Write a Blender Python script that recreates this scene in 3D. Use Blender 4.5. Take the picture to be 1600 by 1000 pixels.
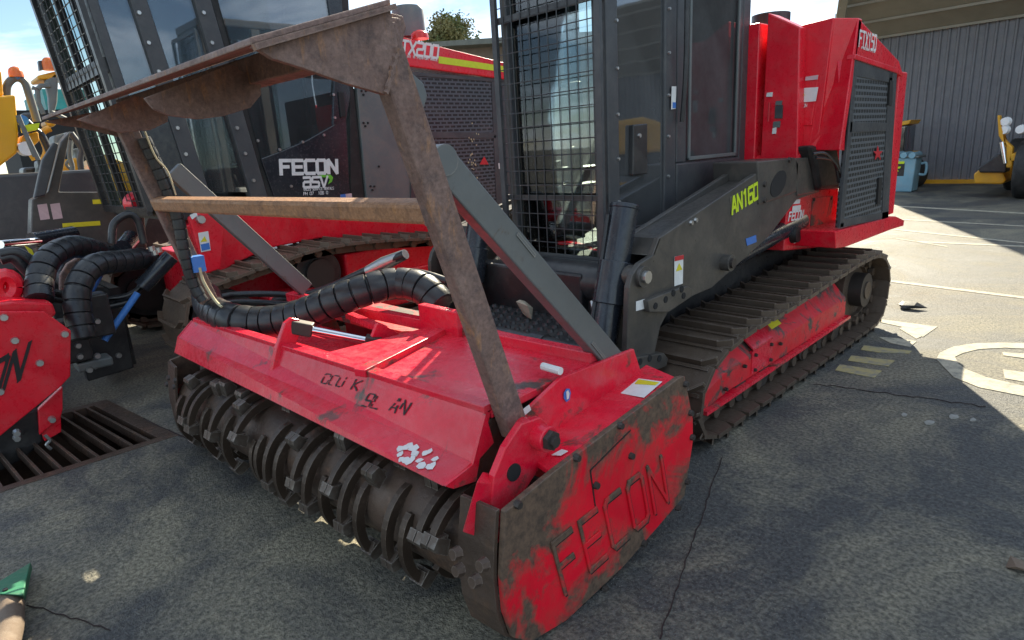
import bpy, bmesh, math, random
from mathutils import Vector, Matrix
random.seed(7)
R = math.radians
V = Vector
for o in list(bpy.data.objects): bpy.data.objects.remove(o)
scn = bpy.context.scene
COL = scn.collection

# ------------------------------------------------------------------ camera
# solved from the vanishing points of the parked machine (lateral / lengthwise)
CX, CY = 800.0, 500.0
VL = (-170.0, 295.0); VR = (1850.0, 170.0)
a = (VL[0]-CX, VL[1]-CY); b = (VR[0]-CX, VR[1]-CY)
F = math.sqrt(-(a[0]*b[0]+a[1]*b[1]))
AX = -V((a[0], a[1], F)).normalized()      # world X in camera axes (right, down, forward)
AY = V((b[0], b[1], F)).normalized()
AZ = AX.cross(AY)
EYE = V((0, 0, 1.5))
cam_d = bpy.data.cameras.new('camera'); cam = bpy.data.objects.new('camera', cam_d); COL.objects.link(cam)
right = V((AX[0], AY[0], AZ[0])); down = V((AX[1], AY[1], AZ[1])); fwd = V((AX[2], AY[2], AZ[2]))
m = Matrix((right, -down, -fwd)).transposed().to_4x4(); m.translation = EYE
cam.matrix_world = m
cam_d.sensor_fit = 'HORIZONTAL'; cam_d.sensor_width = 36; cam_d.lens = F/1600*36
cam_d.clip_start = .05; cam_d.clip_end = 3000
scn.camera = cam
def _ray(px, py):
    d = V((px-CX, py-CY, F))
    return V((AX.dot(d), AY.dot(d), AZ.dot(d)))
def PX(px, py, x): d = _ray(px, py); return EYE + d*((x-EYE.x)/d.x)   # pixel on the plane X = x
def PY(px, py, y): d = _ray(px, py); return EYE + d*((y-EYE.y)/d.y)
def PZ(px, py, z): d = _ray(px, py); return EYE + d*((z-EYE.z)/d.z)

# ------------------------------------------------------------------ light
SUN_AZ, SUN_EL = -33.0, 31.5       # azimuth from +Y towards +X
w = bpy.data.worlds.new('World'); scn.world = w; w.use_nodes = True
nt = w.node_tree; bg = nt.nodes['Background']
sky = nt.nodes.new('ShaderNodeTexSky'); sky.sky_type = 'NISHITA'; sky.sun_disc = False
sky.sun_elevation = R(SUN_EL); sky.sun_rotation = R(SUN_AZ); sky.air_density = 1.0; sky.dust_density = .1; sky.ozone_density = 2.0; sky.altitude = 500
nt.links.new(sky.outputs[0], bg.inputs[0]); bg.inputs[1].default_value = .06
# broken white cloud over the whole sky
wtc = nt.nodes.new('ShaderNodeTexCoord'); wsp = nt.nodes.new('ShaderNodeSeparateXYZ'); nt.links.new(wtc.outputs['Generated'], wsp.inputs[0])
wz = nt.nodes.new('ShaderNodeMath'); wz.operation = 'ADD'; wz.inputs[1].default_value = .22; nt.links.new(wsp.outputs[2], wz.inputs[0])
wmx = nt.nodes.new('ShaderNodeMath'); wmx.operation = 'MAXIMUM'; wmx.inputs[1].default_value = .1; nt.links.new(wz.outputs[0], wmx.inputs[0])
wcm = nt.nodes.new('ShaderNodeCombineXYZ')
for i_ in (0, 1):
    wd_ = nt.nodes.new('ShaderNodeMath'); wd_.operation = 'DIVIDE'; nt.links.new(wsp.outputs[i_], wd_.inputs[0]); nt.links.new(wmx.outputs[0], wd_.inputs[1]); nt.links.new(wd_.outputs[0], wcm.inputs[i_])
wcm.inputs[2].default_value = 8.5
wn_ = nt.nodes.new('ShaderNodeTexNoise'); wn_.inputs['Scale'].default_value = 1.5; wn_.inputs['Detail'].default_value = 8; wn_.inputs['Roughness'].default_value = .58; wn_.inputs['Distortion'].default_value = .6
nt.links.new(wcm.outputs[0], wn_.inputs['Vector'])
wr = nt.nodes.new('ShaderNodeValToRGB'); wr.color_ramp.elements[0].position = .42; wr.color_ramp.elements[1].position = .66; nt.links.new(wn_.outputs[0], wr.inputs[0])
bg2 = nt.nodes.new('ShaderNodeBackground'); bg2.inputs[0].default_value = (.78, .90, 1, 1); bg2.inputs[1].default_value = .66
wms = nt.nodes.new('ShaderNodeMixShader'); nt.links.new(wr.outputs[0], wms.inputs[0]); nt.links.new(bg.outputs[0], wms.inputs[1]); nt.links.new(bg2.outputs[0], wms.inputs[2])
nt.links.new(wms.outputs[0], nt.nodes['World Output'].inputs[0])
sd = V((math.sin(R(SUN_AZ))*math.cos(R(SUN_EL)), math.cos(R(SUN_AZ))*math.cos(R(SUN_EL)), math.sin(R(SUN_EL))))
sl = bpy.data.lights.new('sun', 'SUN'); sl.energy = 5.0; sl.angle = R(.55); sl.color = (1, .90, .68)
sun = bpy.data.objects.new('sun', sl); COL.objects.link(sun); sun.rotation_euler = sd.to_track_quat('Z', 'Y').to_euler(); sun.location = (0, 0, 20)
scn.view_settings.view_transform = 'Standard'; scn.view_settings.look = 'None'
scn.view_settings.exposure = 1.55; scn.view_settings.gamma = 1
scn.render.engine = 'CYCLES'

# ------------------------------------------------------------------ materials
MATS = {}
def _nt(name):
    mt = bpy.data.materials.new(name); mt.use_nodes = True
    n = mt.node_tree; n.nodes.clear()
    out = n.nodes.new('ShaderNodeOutputMaterial'); p = n.nodes.new('ShaderNodeBsdfPrincipled')
    n.links.new(p.outputs[0], out.inputs[0])
    tc = n.nodes.new('ShaderNodeTexCoord')
    MATS[name] = mt
    return mt, n, p, tc, out
def _noise(n, tc, scale, detail=6, rough=.6, coord='Object', dist=0., stretch=None):
    t = n.nodes.new('ShaderNodeTexNoise'); t.inputs['Scale'].default_value = scale; t.inputs['Detail'].default_value = detail
    t.inputs['Roughness'].default_value = rough; t.inputs['Distortion'].default_value = dist
    if stretch:
        mp = n.nodes.new('ShaderNodeMapping'); mp.inputs['Scale'].default_value = stretch
        n.links.new(tc.outputs[coord], mp.inputs[0]); n.links.new(mp.outputs[0], t.inputs['Vector'])
    else: n.links.new(tc.outputs[coord], t.inputs['Vector'])
    return t
def _ramp(n, src, a, b, ca=(0,0,0,1), cb=(1,1,1,1)):
    r = n.nodes.new('ShaderNodeValToRGB'); e = r.color_ramp.elements
    e[0].position = a; e[1].position = b; e[0].color = ca; e[1].color = cb
    n.links.new(src, r.inputs[0]); return r
def _mix(n, fac, A, B, blend='MIX'):
    mx = n.nodes.new('ShaderNodeMix'); mx.data_type = 'RGBA'; mx.blend_type = blend
    for s, v in ((mx.inputs['Factor'], fac), (mx.inputs['A'], A), (mx.inputs['B'], B)):
        if isinstance(v, (int, float)): s.default_value = v
        elif isinstance(v, tuple): s.default_value = v if len(v) == 4 else (*v, 1)
        else: n.links.new(v, s)
    return mx.outputs['Result']
def _bump(n, p, src, strength=.2, dist=.01):
    bp = n.nodes.new('ShaderNodeBump'); bp.inputs['Strength'].default_value = strength; bp.inputs['Distance'].default_value = dist
    n.links.new(src, bp.inputs['Height']); n.links.new(bp.outputs[0], p.inputs['Normal'])
def paint(name, col, rough=.4, wear=None, wear_lo=.6, wear_hi=.66, wscale=6., dust=.25, dustcol=(.22,.19,.15), metal=0., var=.25, bump=.12, wear2=None, coat=0., edge_mud=False, spec=.5, edge=None, fade=0.):
    """coloured coat with tone variation, dust film and worn patches"""
    mt, n, p, tc, out = _nt(name)
    big = _noise(n, tc, 2.2, 5); fine = _noise(n, tc, 38., 8, .7)
    c = _mix(n, _ramp(n, big.outputs[0], .3, .75).outputs[0], tuple(x*(1-var) for x in col), tuple(min(1, x*(1+var*.6)) for x in col))
    if dust:
        dn = _noise(n, tc, 5.5, 9, .72, dist=.4)
        f = _ramp(n, dn.outputs[0], .45, .8, (0,0,0,1), (dust*2,)*3+(1,))
        c = _mix(n, f.outputs[0], c, dustcol)
    rg = n.nodes.new('ShaderNodeMapRange'); n.links.new(fine.outputs[0], rg.inputs[0])
    rg.inputs[1].default_value = .3; rg.inputs[2].default_value = .75; rg.inputs[3].default_value = max(.04, rough-.12); rg.inputs[4].default_value = min(1, rough+.18)
    n.links.new(rg.outputs[0], p.inputs['Roughness'])
    if wear:
        wn = _noise(n, tc, wscale, 10, .68, dist=.6)
        src = wn.outputs[0]
        if edge_mud:     # mud splashed up from the bottom edge and over the nose
            sp_ = n.nodes.new('ShaderNodeSeparateXYZ'); n.links.new(tc.outputs['Generated'], sp_.inputs[0])
            def rng(sock, a, b, c, d):
                r_ = n.nodes.new('ShaderNodeMapRange'); n.links.new(sock, r_.inputs[0])
                for i_, v_ in enumerate((a, b, c, d)): r_.inputs[i_+1].default_value = v_
                return r_.outputs[0]
            def madd(p_, q_):
                a_ = n.nodes.new('ShaderNodeMath'); a_.operation = 'ADD'; n.links.new(p_, a_.inputs[0]); n.links.new(q_, a_.inputs[1]); return a_.outputs[0]
            dg = n.nodes.new('ShaderNodeMath'); dg.operation = 'MULTIPLY_ADD'; dg.inputs[1].default_value = -.42     # distance below the sloping lower edge
            n.links.new(sp_.outputs[1], dg.inputs[0]); n.links.new(sp_.outputs[2], dg.inputs[2])
            src = madd(src, rng(dg.outputs[0], -.25, .12, .2, 0.)); src = madd(src, rng(dg.outputs[0], .38, .70, 0., .19))
            src = madd(src, rng(sp_.outputs[1], .0, .25, .15, 0.))
        f = _ramp(n, src, wear_lo, wear_hi)
        wc = _mix(n, _ramp(n, fine.outputs[0], .35, .65).outputs[0], wear, wear2 or tuple(x*.45 for x in wear))
        c = _mix(n, f.outputs[0], c, wc)
    if fade:             # sun-bleached, chalky streaks
        fn = _noise(n, tc, 3.2, 7, .7, dist=1.2, stretch=(.5, 1.6, 1.6))
        c = _mix(n, _ramp(n, fn.outputs[0], .46, .74, cb=(fade,)*3+(1,)).outputs[0], c, (.62,.16,.17))
    if edge and fade:    # fine scuffs
        sc_ = _noise(n, tc, 26, 6, .8, stretch=(.12, 2.2, 2.2))
        c = _mix(n, _ramp(n, sc_.outputs[0], .6, .72, cb=(.35,.35,.35,1)).outputs[0], c, (.7,.3,.3))
    if edge:             # chipped paint along the edges
        bv = n.nodes.new('ShaderNodeBevel'); bv.samples = 4; bv.inputs['Radius'].default_value = .013
        ge = n.nodes.new('ShaderNodeNewGeometry'); dt = n.nodes.new('ShaderNodeVectorMath'); dt.operation = 'DOT_PRODUCT'
        n.links.new(bv.outputs[0], dt.inputs[0]); n.links.new(ge.outputs['Normal'], dt.inputs[1])
        en = _noise(n, tc, 13, 8, .75)
        sb = n.nodes.new('ShaderNodeMath'); sb.operation = 'MULTIPLY_ADD'; sb.inputs[1].default_value = -1.1; n.links.new(dt.outputs['Value'], sb.inputs[0]); n.links.new(en.outputs[0], sb.inputs[2])
        c = _mix(n, _ramp(n, sb.outputs[0], -.52, -.40).outputs[0], c, edge)
    n.links.new(c, p.inputs['Base Color']); p.inputs['Metallic'].default_value = metal
    p.inputs['Specular IOR Level'].default_value = spec
    if coat: p.inputs['Coat Weight'].default_value = coat; p.inputs['Coat Roughness'].default_value = .12
    _bump(n, p, fine.outputs[0], bump, .006)
    return mt
def flat(name, col, rough=.5, metal=0., emit=0.):
    mt, n, p, tc, out = _nt(name)
    f = _noise(n, tc, 30, 5)
    c = _mix(n, _ramp(n, f.outputs[0], .35, .75).outputs[0], tuple(x*.86 for x in col), col)
    n.links.new(c, p.inputs['Base Color']); p.inputs['Roughness'].default_value = rough; p.inputs['Metallic'].default_value = metal
    return mt
RED = (.42, .012, .02)
paint('red_fresh', (.76, .004, .022), .30, dust=.22, dustcol=(.48,.13,.12), var=.2, spec=.5)
paint('red_worn', (.78, .008, .036), .27, spec=.5, edge=(.09,.055,.045), fade=.45, wear=(.13,.075,.05), wear_lo=.575, wear_hi=.64, wscale=3.6, dust=.16, dustcol=(.42,.12,.12), wear2=(.045,.03,.025))
paint('red_mud', (.80, .006, .025), .42, spec=.3, edge=(.1,.07,.055), wear=(.17,.11,.075), wear_lo=.54, wear_hi=.66, wscale=3.4, dust=.3, dustcol=(.36,.07,.05), wear2=(.07,.05,.038), edge_mud=True)
paint('red_frame', (.7, .012, .025), .5, edge=(.11,.085,.07), wear=(.11,.085,.07), wear_lo=.5, wear_hi=.56, wscale=4.5, dust=.3, dustcol=(.2,.12,.1), wear2=(.05,.04,.035))

def rustmat(name, cols, orange):
    mt, n, p, tc, out = _nt(name)
    A = _noise(n, tc, 3.2, 9, .7, dist=.8); B = _noise(n, tc, 14, 8, .72); Cc = _noise(n, tc, 70, 6, .7); S_ = _noise(n, tc, 10, 6, .7, stretch=(3, 3, .6))
    c = _mix(n, _ramp(n, A.outputs[0], .38, .64).outputs[0], cols[0], cols[1])
    c = _mix(n, _ramp(n, B.outputs[0], .52, .66, cb=(.8,.8,.8,1)).outputs[0], c, cols[2])
    c = _mix(n, _ramp(n, S_.outputs[0], .56, .70, cb=(orange,)*3+(1,)).outputs[0], c, (.46,.22,.085))
    c = _mix(n, 1., c, _ramp(n, Cc.outputs[0], .3, .7, (.6,.6,.6,1), (1.3,1.3,1.3,1)).outputs[0], 'MULTIPLY')
    bv = n.nodes.new('ShaderNodeBevel'); bv.samples = 4; bv.inputs['Radius'].default_value = .012
    ge = n.nodes.new('ShaderNodeNewGeometry'); dt = n.nodes.new('ShaderNodeVectorMath'); dt.operation = 'DOT_PRODUCT'
    n.links.new(bv.outputs[0], dt.inputs[0]); n.links.new(ge.outputs['Normal'], dt.inputs[1])
    sb = n.nodes.new('ShaderNodeMath'); sb.operation = 'MULTIPLY_ADD'; sb.inputs[1].default_value = -1.1; n.links.new(dt.outputs['Value'], sb.inputs[0]); n.links.new(B.outputs[0], sb.inputs[2])
    c = _mix(n, _ramp(n, sb.outputs[0], -.55, -.42).outputs[0], c, (.36,.28,.22))
    n.links.new(c, p.inputs['Base Color']); p.inputs['Metallic'].default_value = .1
    n.links.new(_ramp(n, B.outputs[0], .3, .7, (.42,)*3+(1,), (.8,)*3+(1,)).outputs[0], p.inputs['Roughness'])
    ad = n.nodes.new('ShaderNodeMath'); ad.operation = 'ADD'; n.links.new(B.outputs[0], ad.inputs[0]); n.links.new(Cc.outputs[0], ad.inputs[1])
    _bump(n, p, ad.outputs[0], .5, .006)
rustmat('rust', ((.17,.10,.08), (.26,.17,.14), (.12,.085,.078)), .7)
rustmat('rust_orange', ((.42,.21,.10), (.34,.18,.10), (.22,.12,.075)), .9)
paint('rust_dark', (.10, .066, .048), .5, edge=(.3,.25,.21), var=.6, wear=(.2,.11,.065), wear_lo=.48, wear_hi=.7, wscale=6, dust=.3, dustcol=(.11,.09,.075), wear2=(.035,.025,.02), metal=.35, bump=.6)
paint('brace_steel', (.15, .16, .16), .45, edge=(.4,.36,.32), wear=(.16,.12,.09), wear_lo=.62, wear_hi=.7, wscale=8, dust=.25, dustcol=(.15,.15,.14), metal=.3)
paint('track_steel', (.115, .082, .06), .45, edge=(.34,.3,.26), wear=(.18,.15,.125), wear_lo=.55, wear_hi=.75, wscale=9, dust=.35, dustcol=(.16,.13,.105), metal=.45, bump=.4, wear2=(.06,.04,.03))
paint('track_rusty', (.17, .115, .08), .6, edge=(.34,.27,.21), wear=(.2,.15,.11), wear_lo=.5, wear_hi=.75, wscale=9, dust=.3, dustcol=(.14,.11,.085), metal=.3, bump=.4)
paint('black_paint', (.022, .022, .024), .36, dust=.3, dustcol=(.1,.095,.085), var=.3, bump=.06)
paint('black_gloss', (.02, .024, .032), .22, dust=.14, dustcol=(.09,.09,.085), var=.3, bump=.03)
paint('arm_black', (.06, .055, .05), .38, edge=(.22,.21,.2), dust=.42, dustcol=(.13,.11,.09), var=.25, bump=.08, wear=(.1,.085,.07), wear_lo=.68, wear_hi=.74)
paint('cab_grey', (.05, .053, .058), .42, dust=.3, dustcol=(.12,.115,.105), var=.2, bump=.05)
paint('panel_grey', (.12, .14, .14), .45, dust=.3, var=.15, bump=.05)
paint('hose_black', (.017, .018, .021), .33, dust=.28, dustcol=(.085,.08,.07), bump=.1)
paint('rubber', (.014, .014, .014), .6, dust=.35, dustcol=(.07,.065,.06), bump=.2)
paint('yellow_paint', (.68, .33, .012), .42, dust=.2, dustcol=(.35,.2,.06), var=.18)
paint('bright_yellow', (.72, .36, .008), .4, dust=.08, var=.08)
paint('bin_blue', (.20, .38, .47), .5, dust=.3, dustcol=(.3,.33,.33))
paint('teal', (.02, .27, .25), .5, dust=.2)
paint('green_tooth', (.03, .19, .10), .5, dust=.3, dustcol=(.12,.13,.09), wear=(.1,.08,.06), wear_lo=.66, wear_hi=.7)
paint('mud_steel', (.17, .12, .085), .75, dust=.4, dustcol=(.24,.18,.13), bump=.6)
paint('boulder', (.42, .36, .27), .85, dust=.2, bump=.6)
flat('chrome', (.75, .76, .78), .12, 1.)
flat('bolt_steel', (.55, .55, .54), .35, .9)
flat('bolt_dark', (.06, .05, .045), .5, .4)
flat('decal_white', (.78, .78, .76), .5); flat('decal_yellow', (.72, .62, .02), .45); flat('decal_lime', (.62, .78, .02), .45)
flat('decal_blue', (.05, .18, .55), .45); flat('tape_blue', (.06, .22, .62), .5); flat('decal_red', (.55, .02, .03), .45); flat('decal_green', (.16, .55, .04), .45)
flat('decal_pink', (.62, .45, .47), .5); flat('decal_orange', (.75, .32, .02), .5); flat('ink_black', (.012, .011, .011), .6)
flat('amber', (.75, .16, .02), .25); flat('lamp_red', (.7, .02, .015), .25); flat('lamp_white', (.85, .85, .85), .2)
flat('twine', (.55, .48, .3), .8); flat('seat_black', (.02, .02, .021), .6); flat('paper', (.62, .63, .6), .7)
flat('dark_inside', (.012, .012, .013), .8)
def glassmat(name, tint, refl, ior=1.5, haze=0., rough=.02):
    mt = bpy.data.materials.new(name); mt.use_nodes = True; n = mt.node_tree; n.nodes.clear(); MATS[name] = mt
    out = n.nodes.new('ShaderNodeOutputMaterial'); mx = n.nodes.new('ShaderNodeMixShader')
    tr = n.nodes.new('ShaderNodeBsdfTransparent'); tr.inputs[0].default_value = (*tint, 1)
    gl = n.nodes.new('ShaderNodeBsdfGlossy'); gl.inputs['Roughness'].default_value = rough; gl.inputs[0].default_value = (.92, .95, 1, 1)
    fr = n.nodes.new('ShaderNodeFresnel'); fr.inputs[0].default_value = ior
    ad = n.nodes.new('ShaderNodeMath'); ad.operation = 'ADD'; ad.use_clamp = True; ad.inputs[1].default_value = refl
    n.links.new(fr.outputs[0], ad.inputs[0]); n.links.new(ad.outputs[0], mx.inputs[0])
    n.links.new(tr.outputs[0], mx.inputs[1]); n.links.new(gl.outputs[0], mx.inputs[2]); n.links.new(mx.outputs[0], out.inputs[0])
    if haze:            # scratched, dusty plastic
        df = n.nodes.new('ShaderNodeBsdfDiffuse'); df.inputs[0].default_value = (.30, .31, .32, 1)
        m2_ = n.nodes.new('ShaderNodeMixShader'); tch = n.nodes.new('ShaderNodeTexCoord'); nh = _noise(n, tch, 2.4, 8, .7); rh = _ramp(n, nh.outputs[0], .3, .75, (haze*.6,)*3+(1,), (haze*1.3,)*3+(1,))
        n.links.new(rh.outputs[0], m2_.inputs[0]); n.links.new(mx.outputs[0], m2_.inputs[1]); n.links.new(df.outputs[0], m2_.inputs[2]); n.links.new(m2_.outputs[0], out.inputs[0])
    tc = n.nodes.new('ShaderNodeTexCoord'); ns = n.nodes.new('ShaderNodeTexNoise'); ns.inputs['Scale'].default_value = 2.5; ns.inputs['Detail'].default_value = 2
    n.links.new(tc.outputs['Object'], ns.inputs['Vector'])
    bp = n.nodes.new('ShaderNodeBump'); bp.inputs['Strength'].default_value = .012; bp.inputs['Distance'].default_value = .05
    n.links.new(ns.outputs[0], bp.inputs['Height']); n.links.new(bp.outputs[0], gl.inputs['Normal'])
    return mt
glassmat('glass_clear', (.72, .8, .78), .03)
glassmat('glass_smoke', (.2, .22, .24), .12, haze=.08)
glassmat('glass_door', (.05, .06, .07), .0, 1.35, haze=.2, rough=.05)
glassmat('glass_side', (.05, .055, .06), .16, haze=.19, rough=.03)
def grillemat(name, base, hole, sx, sy, frac=.5):
    """punched sheet: dark slots too small to pick apart"""
    mt, n, p, tc, out = _nt(name)
    br = n.nodes.new('ShaderNodeTexBrick'); br.inputs['Scale'].default_value = 1
    br.inputs['Brick Width'].default_value = sx; br.inputs['Row Height'].default_value = sy
    br.inputs['Mortar Size'].default_value = sy*(1-frac)*.5; br.inputs['Mortar Smooth'].default_value = .1
    br.inputs['Color1'].default_value = (*hole, 1); br.inputs['Color2'].default_value = (*hole, 1); br.inputs['Mortar'].default_value = (*base, 1)
    sep = n.nodes.new('ShaderNodeSeparateXYZ'); cmb = n.nodes.new('ShaderNodeCombineXYZ')
    n.links.new(tc.outputs['Object'], sep.inputs[0]); n.links.new(sep.outputs[1], cmb.inputs[0]); n.links.new(sep.outputs[2], cmb.inputs[1])
    n.links.new(cmb.outputs[0], br.inputs['Vector'])
    dn = _noise(n, tc, 5, 8, .7)
    c = _mix(n, _ramp(n, dn.outputs[0], .5, .85, cb=(.4,.4,.4,1)).outputs[0], br.outputs['Color'], (.14,.13,.12))
    n.links.new(c, p.inputs['Base Color']); p.inputs['Roughness'].default_value = .45
    inv = n.nodes.new('ShaderNodeMath'); inv.operation = 'MULTIPLY'; inv.inputs[1].default_value = 1
    n.links.new(br.outputs['Fac'], inv.inputs[0]); _bump(n, p, inv.outputs[0], .8, .01)
    return mt
grillemat('grille_fine', (.095, .105, .115), (.004, .004, .004), .05, .036, .55)
grillemat('grille_far', (.07, .085, .10), (.004, .004, .005), .075, .036, .5)
# yard: worn grey asphalt/concrete with oil stains, aggregate, scratches
def yardmat():
    mt, n, p, tc, out = _nt('yard')
    big = _noise(n, tc, .35, 6, .6); mid = _noise(n, tc, .9, 11, .74, dist=.9); fine = _noise(n, tc, 58, 4, .65); grit = _noise(n, tc, 150, 3, .6)
    scr = _noise(n, tc, 9, 8, .75, stretch=(.35, 2.2, 1))
    c = _mix(n, _ramp(n, big.outputs[0], .35, .68).outputs[0], (.15,.135,.105), (.27,.24,.165))
    c = _mix(n, _ramp(n, mid.outputs[0], .44, .62, (.92,.92,.92,1), (0,0,0,1)).outputs[0], c, (.047,.049,.052))
    st2 = _noise(n, tc, 2.6, 8, .7, dist=1.5)
    c = _mix(n, _ramp(n, st2.outputs[0], .6, .72, cb=(.75,.75,.75,1)).outputs[0], c, (.038,.039,.040))
    c = _mix(n, _ramp(n, scr.outputs[0], .56, .76, cb=(.5,.5,.5,1)).outputs[0], c, (.27,.245,.19))
    g2 = _ramp(n, fine.outputs[0], .38, .62, (.5,.5,.5,1), (1.45,1.45,1.45,1))
    c = _mix(n, 1., c, g2.outputs[0], 'MULTIPLY')
    g3 = _ramp(n, grit.outputs[0], .62, .70, cb=(.6,.6,.6,1))
    c = _mix(n, g3.outputs[0], c, (.36,.33,.27))
    n.links.new(c, p.inputs['Base Color'])
    rg = _ramp(n, mid.outputs[0], .4, .66, (.55,)*3+(1,), (.85,)*3+(1,)); n.links.new(rg.outputs[0], p.inputs['Roughness'])
    ad = n.nodes.new('ShaderNodeMath'); ad.operation = 'ADD'; n.links.new(fine.outputs[0], ad.inputs[0]); n.links.new(grit.outputs[0], ad.inputs[1])
    _bump(n, p, ad.outputs[0], .8, .012)
yardmat()
def worn_marking(name, col):
    mt, n, p, tc, out = _nt(name)
    f = _noise(n, tc, 14, 10, .75); g = _noise(n, tc, 70, 5, .7)
    c = _mix(n, _ramp(n, f.outputs[0], .46, .62).outputs[0], col, (.2,.19,.16)); c = _mix(n, _ramp(n, g.outputs[0], .5, .7, cb=(.5,.5,.5,1)).outputs[0], c, (.22,.2,.17))
    n.links.new(c, p.inputs['Base Color']); p.inputs['Roughness'].default_value = .8
worn_marking('mark_white', (.42,.375,.28)); worn_marking('mark_yellow', (.36,.3,.13)); worn_marking('mark_faint', (.26,.26,.24))
flat('crack', (.03,.017,.016), .95)
paint('shed_sheet', (.155, .155, .17), .5, dust=.25, dustcol=(.25,.24,.22), var=.12, bump=.05)
paint('canopy_beige', (.30, .275, .22), .6, dust=.3, dustcol=(.3,.26,.2), var=.15)
paint('roof_grey', (.13, .135, .11), .6, dust=.2)
flat('leaf_a', (.11,.13,.035), .6); flat('leaf_b', (.19,.17,.06), .6); paint('bark', (.12,.09,.065), .9)

# ------------------------------------------------------------------ mesh helpers
WL = {}
class MB:
    def __init__(s): s.v = []; s.f = []
    def add(s, vs, fs):
        k = len(s.v); s.v += [V(x) for x in vs]; s.f += [[i+k for i in f] for f in fs]; return s
    def prism(s, pts, vec):
        pts = [V(p) for p in pts]; vec = V(vec); n = len(pts)
        nrm = V((0,0,0))
        for i in range(n): nrm += pts[i].cross(pts[(i+1) % n])
        if nrm.dot(vec) > 0: pts = pts[::-1]
        return s.add(pts + [p+vec for p in pts], [list(range(n)), list(range(2*n-1, n-1, -1))] + [[(i+1) % n, i, n+i, n+(i+1) % n] for i in range(n)])
    def box(s, lo, hi):
        (x0,y0,z0), (x1,y1,z1) = lo, hi
        return s.prism([(x0,y0,z0),(x1,y0,z0),(x1,y1,z0),(x0,y1,z0)], (0,0,z1-z0))
    def beam(s, p0, p1, w, h, side=(1,0,0)):
        """bar from p0 to p1: w along side, h across"""
        p0 = V(p0); p1 = V(p1); d = (p1-p0).normalized(); u = V(side); u = (u - d*u.dot(d)).normalized(); t = d.cross(u)
        u *= w/2; t *= h/2
        return s.prism([p0-u-t, p0+u-t, p0+u+t, p0-u+t], p1-p0)
    def cyl(s, p0, p1, r, r2=None, seg=14):
        return s.tube([p0, p1], [r, r if r2 is None else r2], seg)
    def tube(s, path, r, seg=10, caps=True):
        path = [V(p) for p in path]; n = len(path); rr = r if isinstance(r, (list, tuple)) else [r]*n
        T = [(path[min(i+1, n-1)]-path[max(i-1, 0)]).normalized() for i in range(n)]
        u = V((0,0,1)) if abs(T[0].z) < .9 else V((1,0,0)); vs = []; fs = []
        for i in range(n):
            u = (u - T[i]*u.dot(T[i])).normalized(); w = T[i].cross(u)
            for k in range(seg):
                q = 2*math.pi*k/seg; vs.append(path[i] + (u*math.cos(q)+w*math.sin(q))*rr[i])
        for i in range(n-1):
            for k in range(seg):
                k2 = (k+1) % seg; fs.append([i*seg+k, i*seg+k2, (i+1)*seg+k2, (i+1)*seg+k])
        if caps: fs.append(list(range(seg))[::-1]); fs.append([(n-1)*seg+k for k in range(seg)])
        return s.add(vs, fs)
    def loft(s, A, B, thick=None):
        """sheet between two polylines of equal length, thick = offset vector"""
        n = len(A); A = [V(p) for p in A]; B = [V(p) for p in B]
        if thick is None: return s.add(A+B, [[i, i+1, n+i+1, n+i] for i in range(n-1)])
        t = V(thick)
        for i in range(n-1):
            s.prism([A[i], A[i+1], B[i+1], B[i]], t)
        return s
    def data(s, name):
        c = sum(s.v, V((0,0,0)))/max(1, len(s.v))
        me = bpy.data.meshes.new(name); me.from_pydata([tuple(p-c) for p in s.v], [], s.f); me.validate(); return me, c
    def build(s, name, mat, parent=None, bevel=0., smooth=False, label=None):
        me, c = s.data(name)
        bm = bmesh.new(); bm.from_mesh(me); bmesh.ops.remove_doubles(bm, verts=bm.verts, dist=1e-5); bmesh.ops.recalc_face_normals(bm, faces=bm.faces); bm.to_mesh(me); bm.free()
        o = bpy.data.objects.new(name, me); COL.objects.link(o)
        me.materials.append(MATS[mat])
        if smooth:
            for p in me.polygons: p.use_smooth = True
            me.set_sharp_from_angle(angle=R(42))
        if parent: o.parent = parent; o.location = c - WL[parent]
        else: o.location = c
        WL[o] = c
        if bevel:
            bv = o.modifiers.new('bevel', 'BEVEL'); bv.width = bevel; bv.segments = 2; bv.limit_method = 'ANGLE'; bv.angle_limit = R(40)
        if label: o['label'] = label
        return o
def place(src, name, parent, loc, rot=None):
    """another copy of a mesh object under a parent, loc in world"""
    o = src.copy(); o.name = name; COL.objects.link(o); o.parent = parent; o.location = V(loc) - (WL[parent] if parent else V((0,0,0)))
    if rot is not None: o.rotation_euler = rot
    WL[o] = V(loc); return o
def thing(name, loc, label, cat, group=None):
    o = bpy.data.objects.new(name, None); COL.objects.link(o); o.location = loc; o.empty_display_size = .2
    o['label'] = label; o['category'] = cat
    if group: o['group'] = group
    WL[o] = V(loc); return o
def tag(o, label, cat, group=None):
    o['label'] = label; o['category'] = cat
    if group: o['group'] = group
    return o
def struct(o, kind='structure'): o['kind'] = kind; return o
def smooth_path(pts, n=8):
    pts = [V(p) for p in pts]; out = []
    for i in range(len(pts)-1):
        p0 = pts[max(i-1, 0)]; p1 = pts[i]; p2 = pts[i+1]; p3 = pts[min(i+2, len(pts)-1)]
        for k in range(n):
            t = k/n
            out.append(.5*((2*p1) + (p2-p0)*t + (2*p0-5*p1+4*p2-p3)*t*t + (3*p1-p0-3*p2+p3)*t**3))
    out.append(pts[-1]); return out
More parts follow.
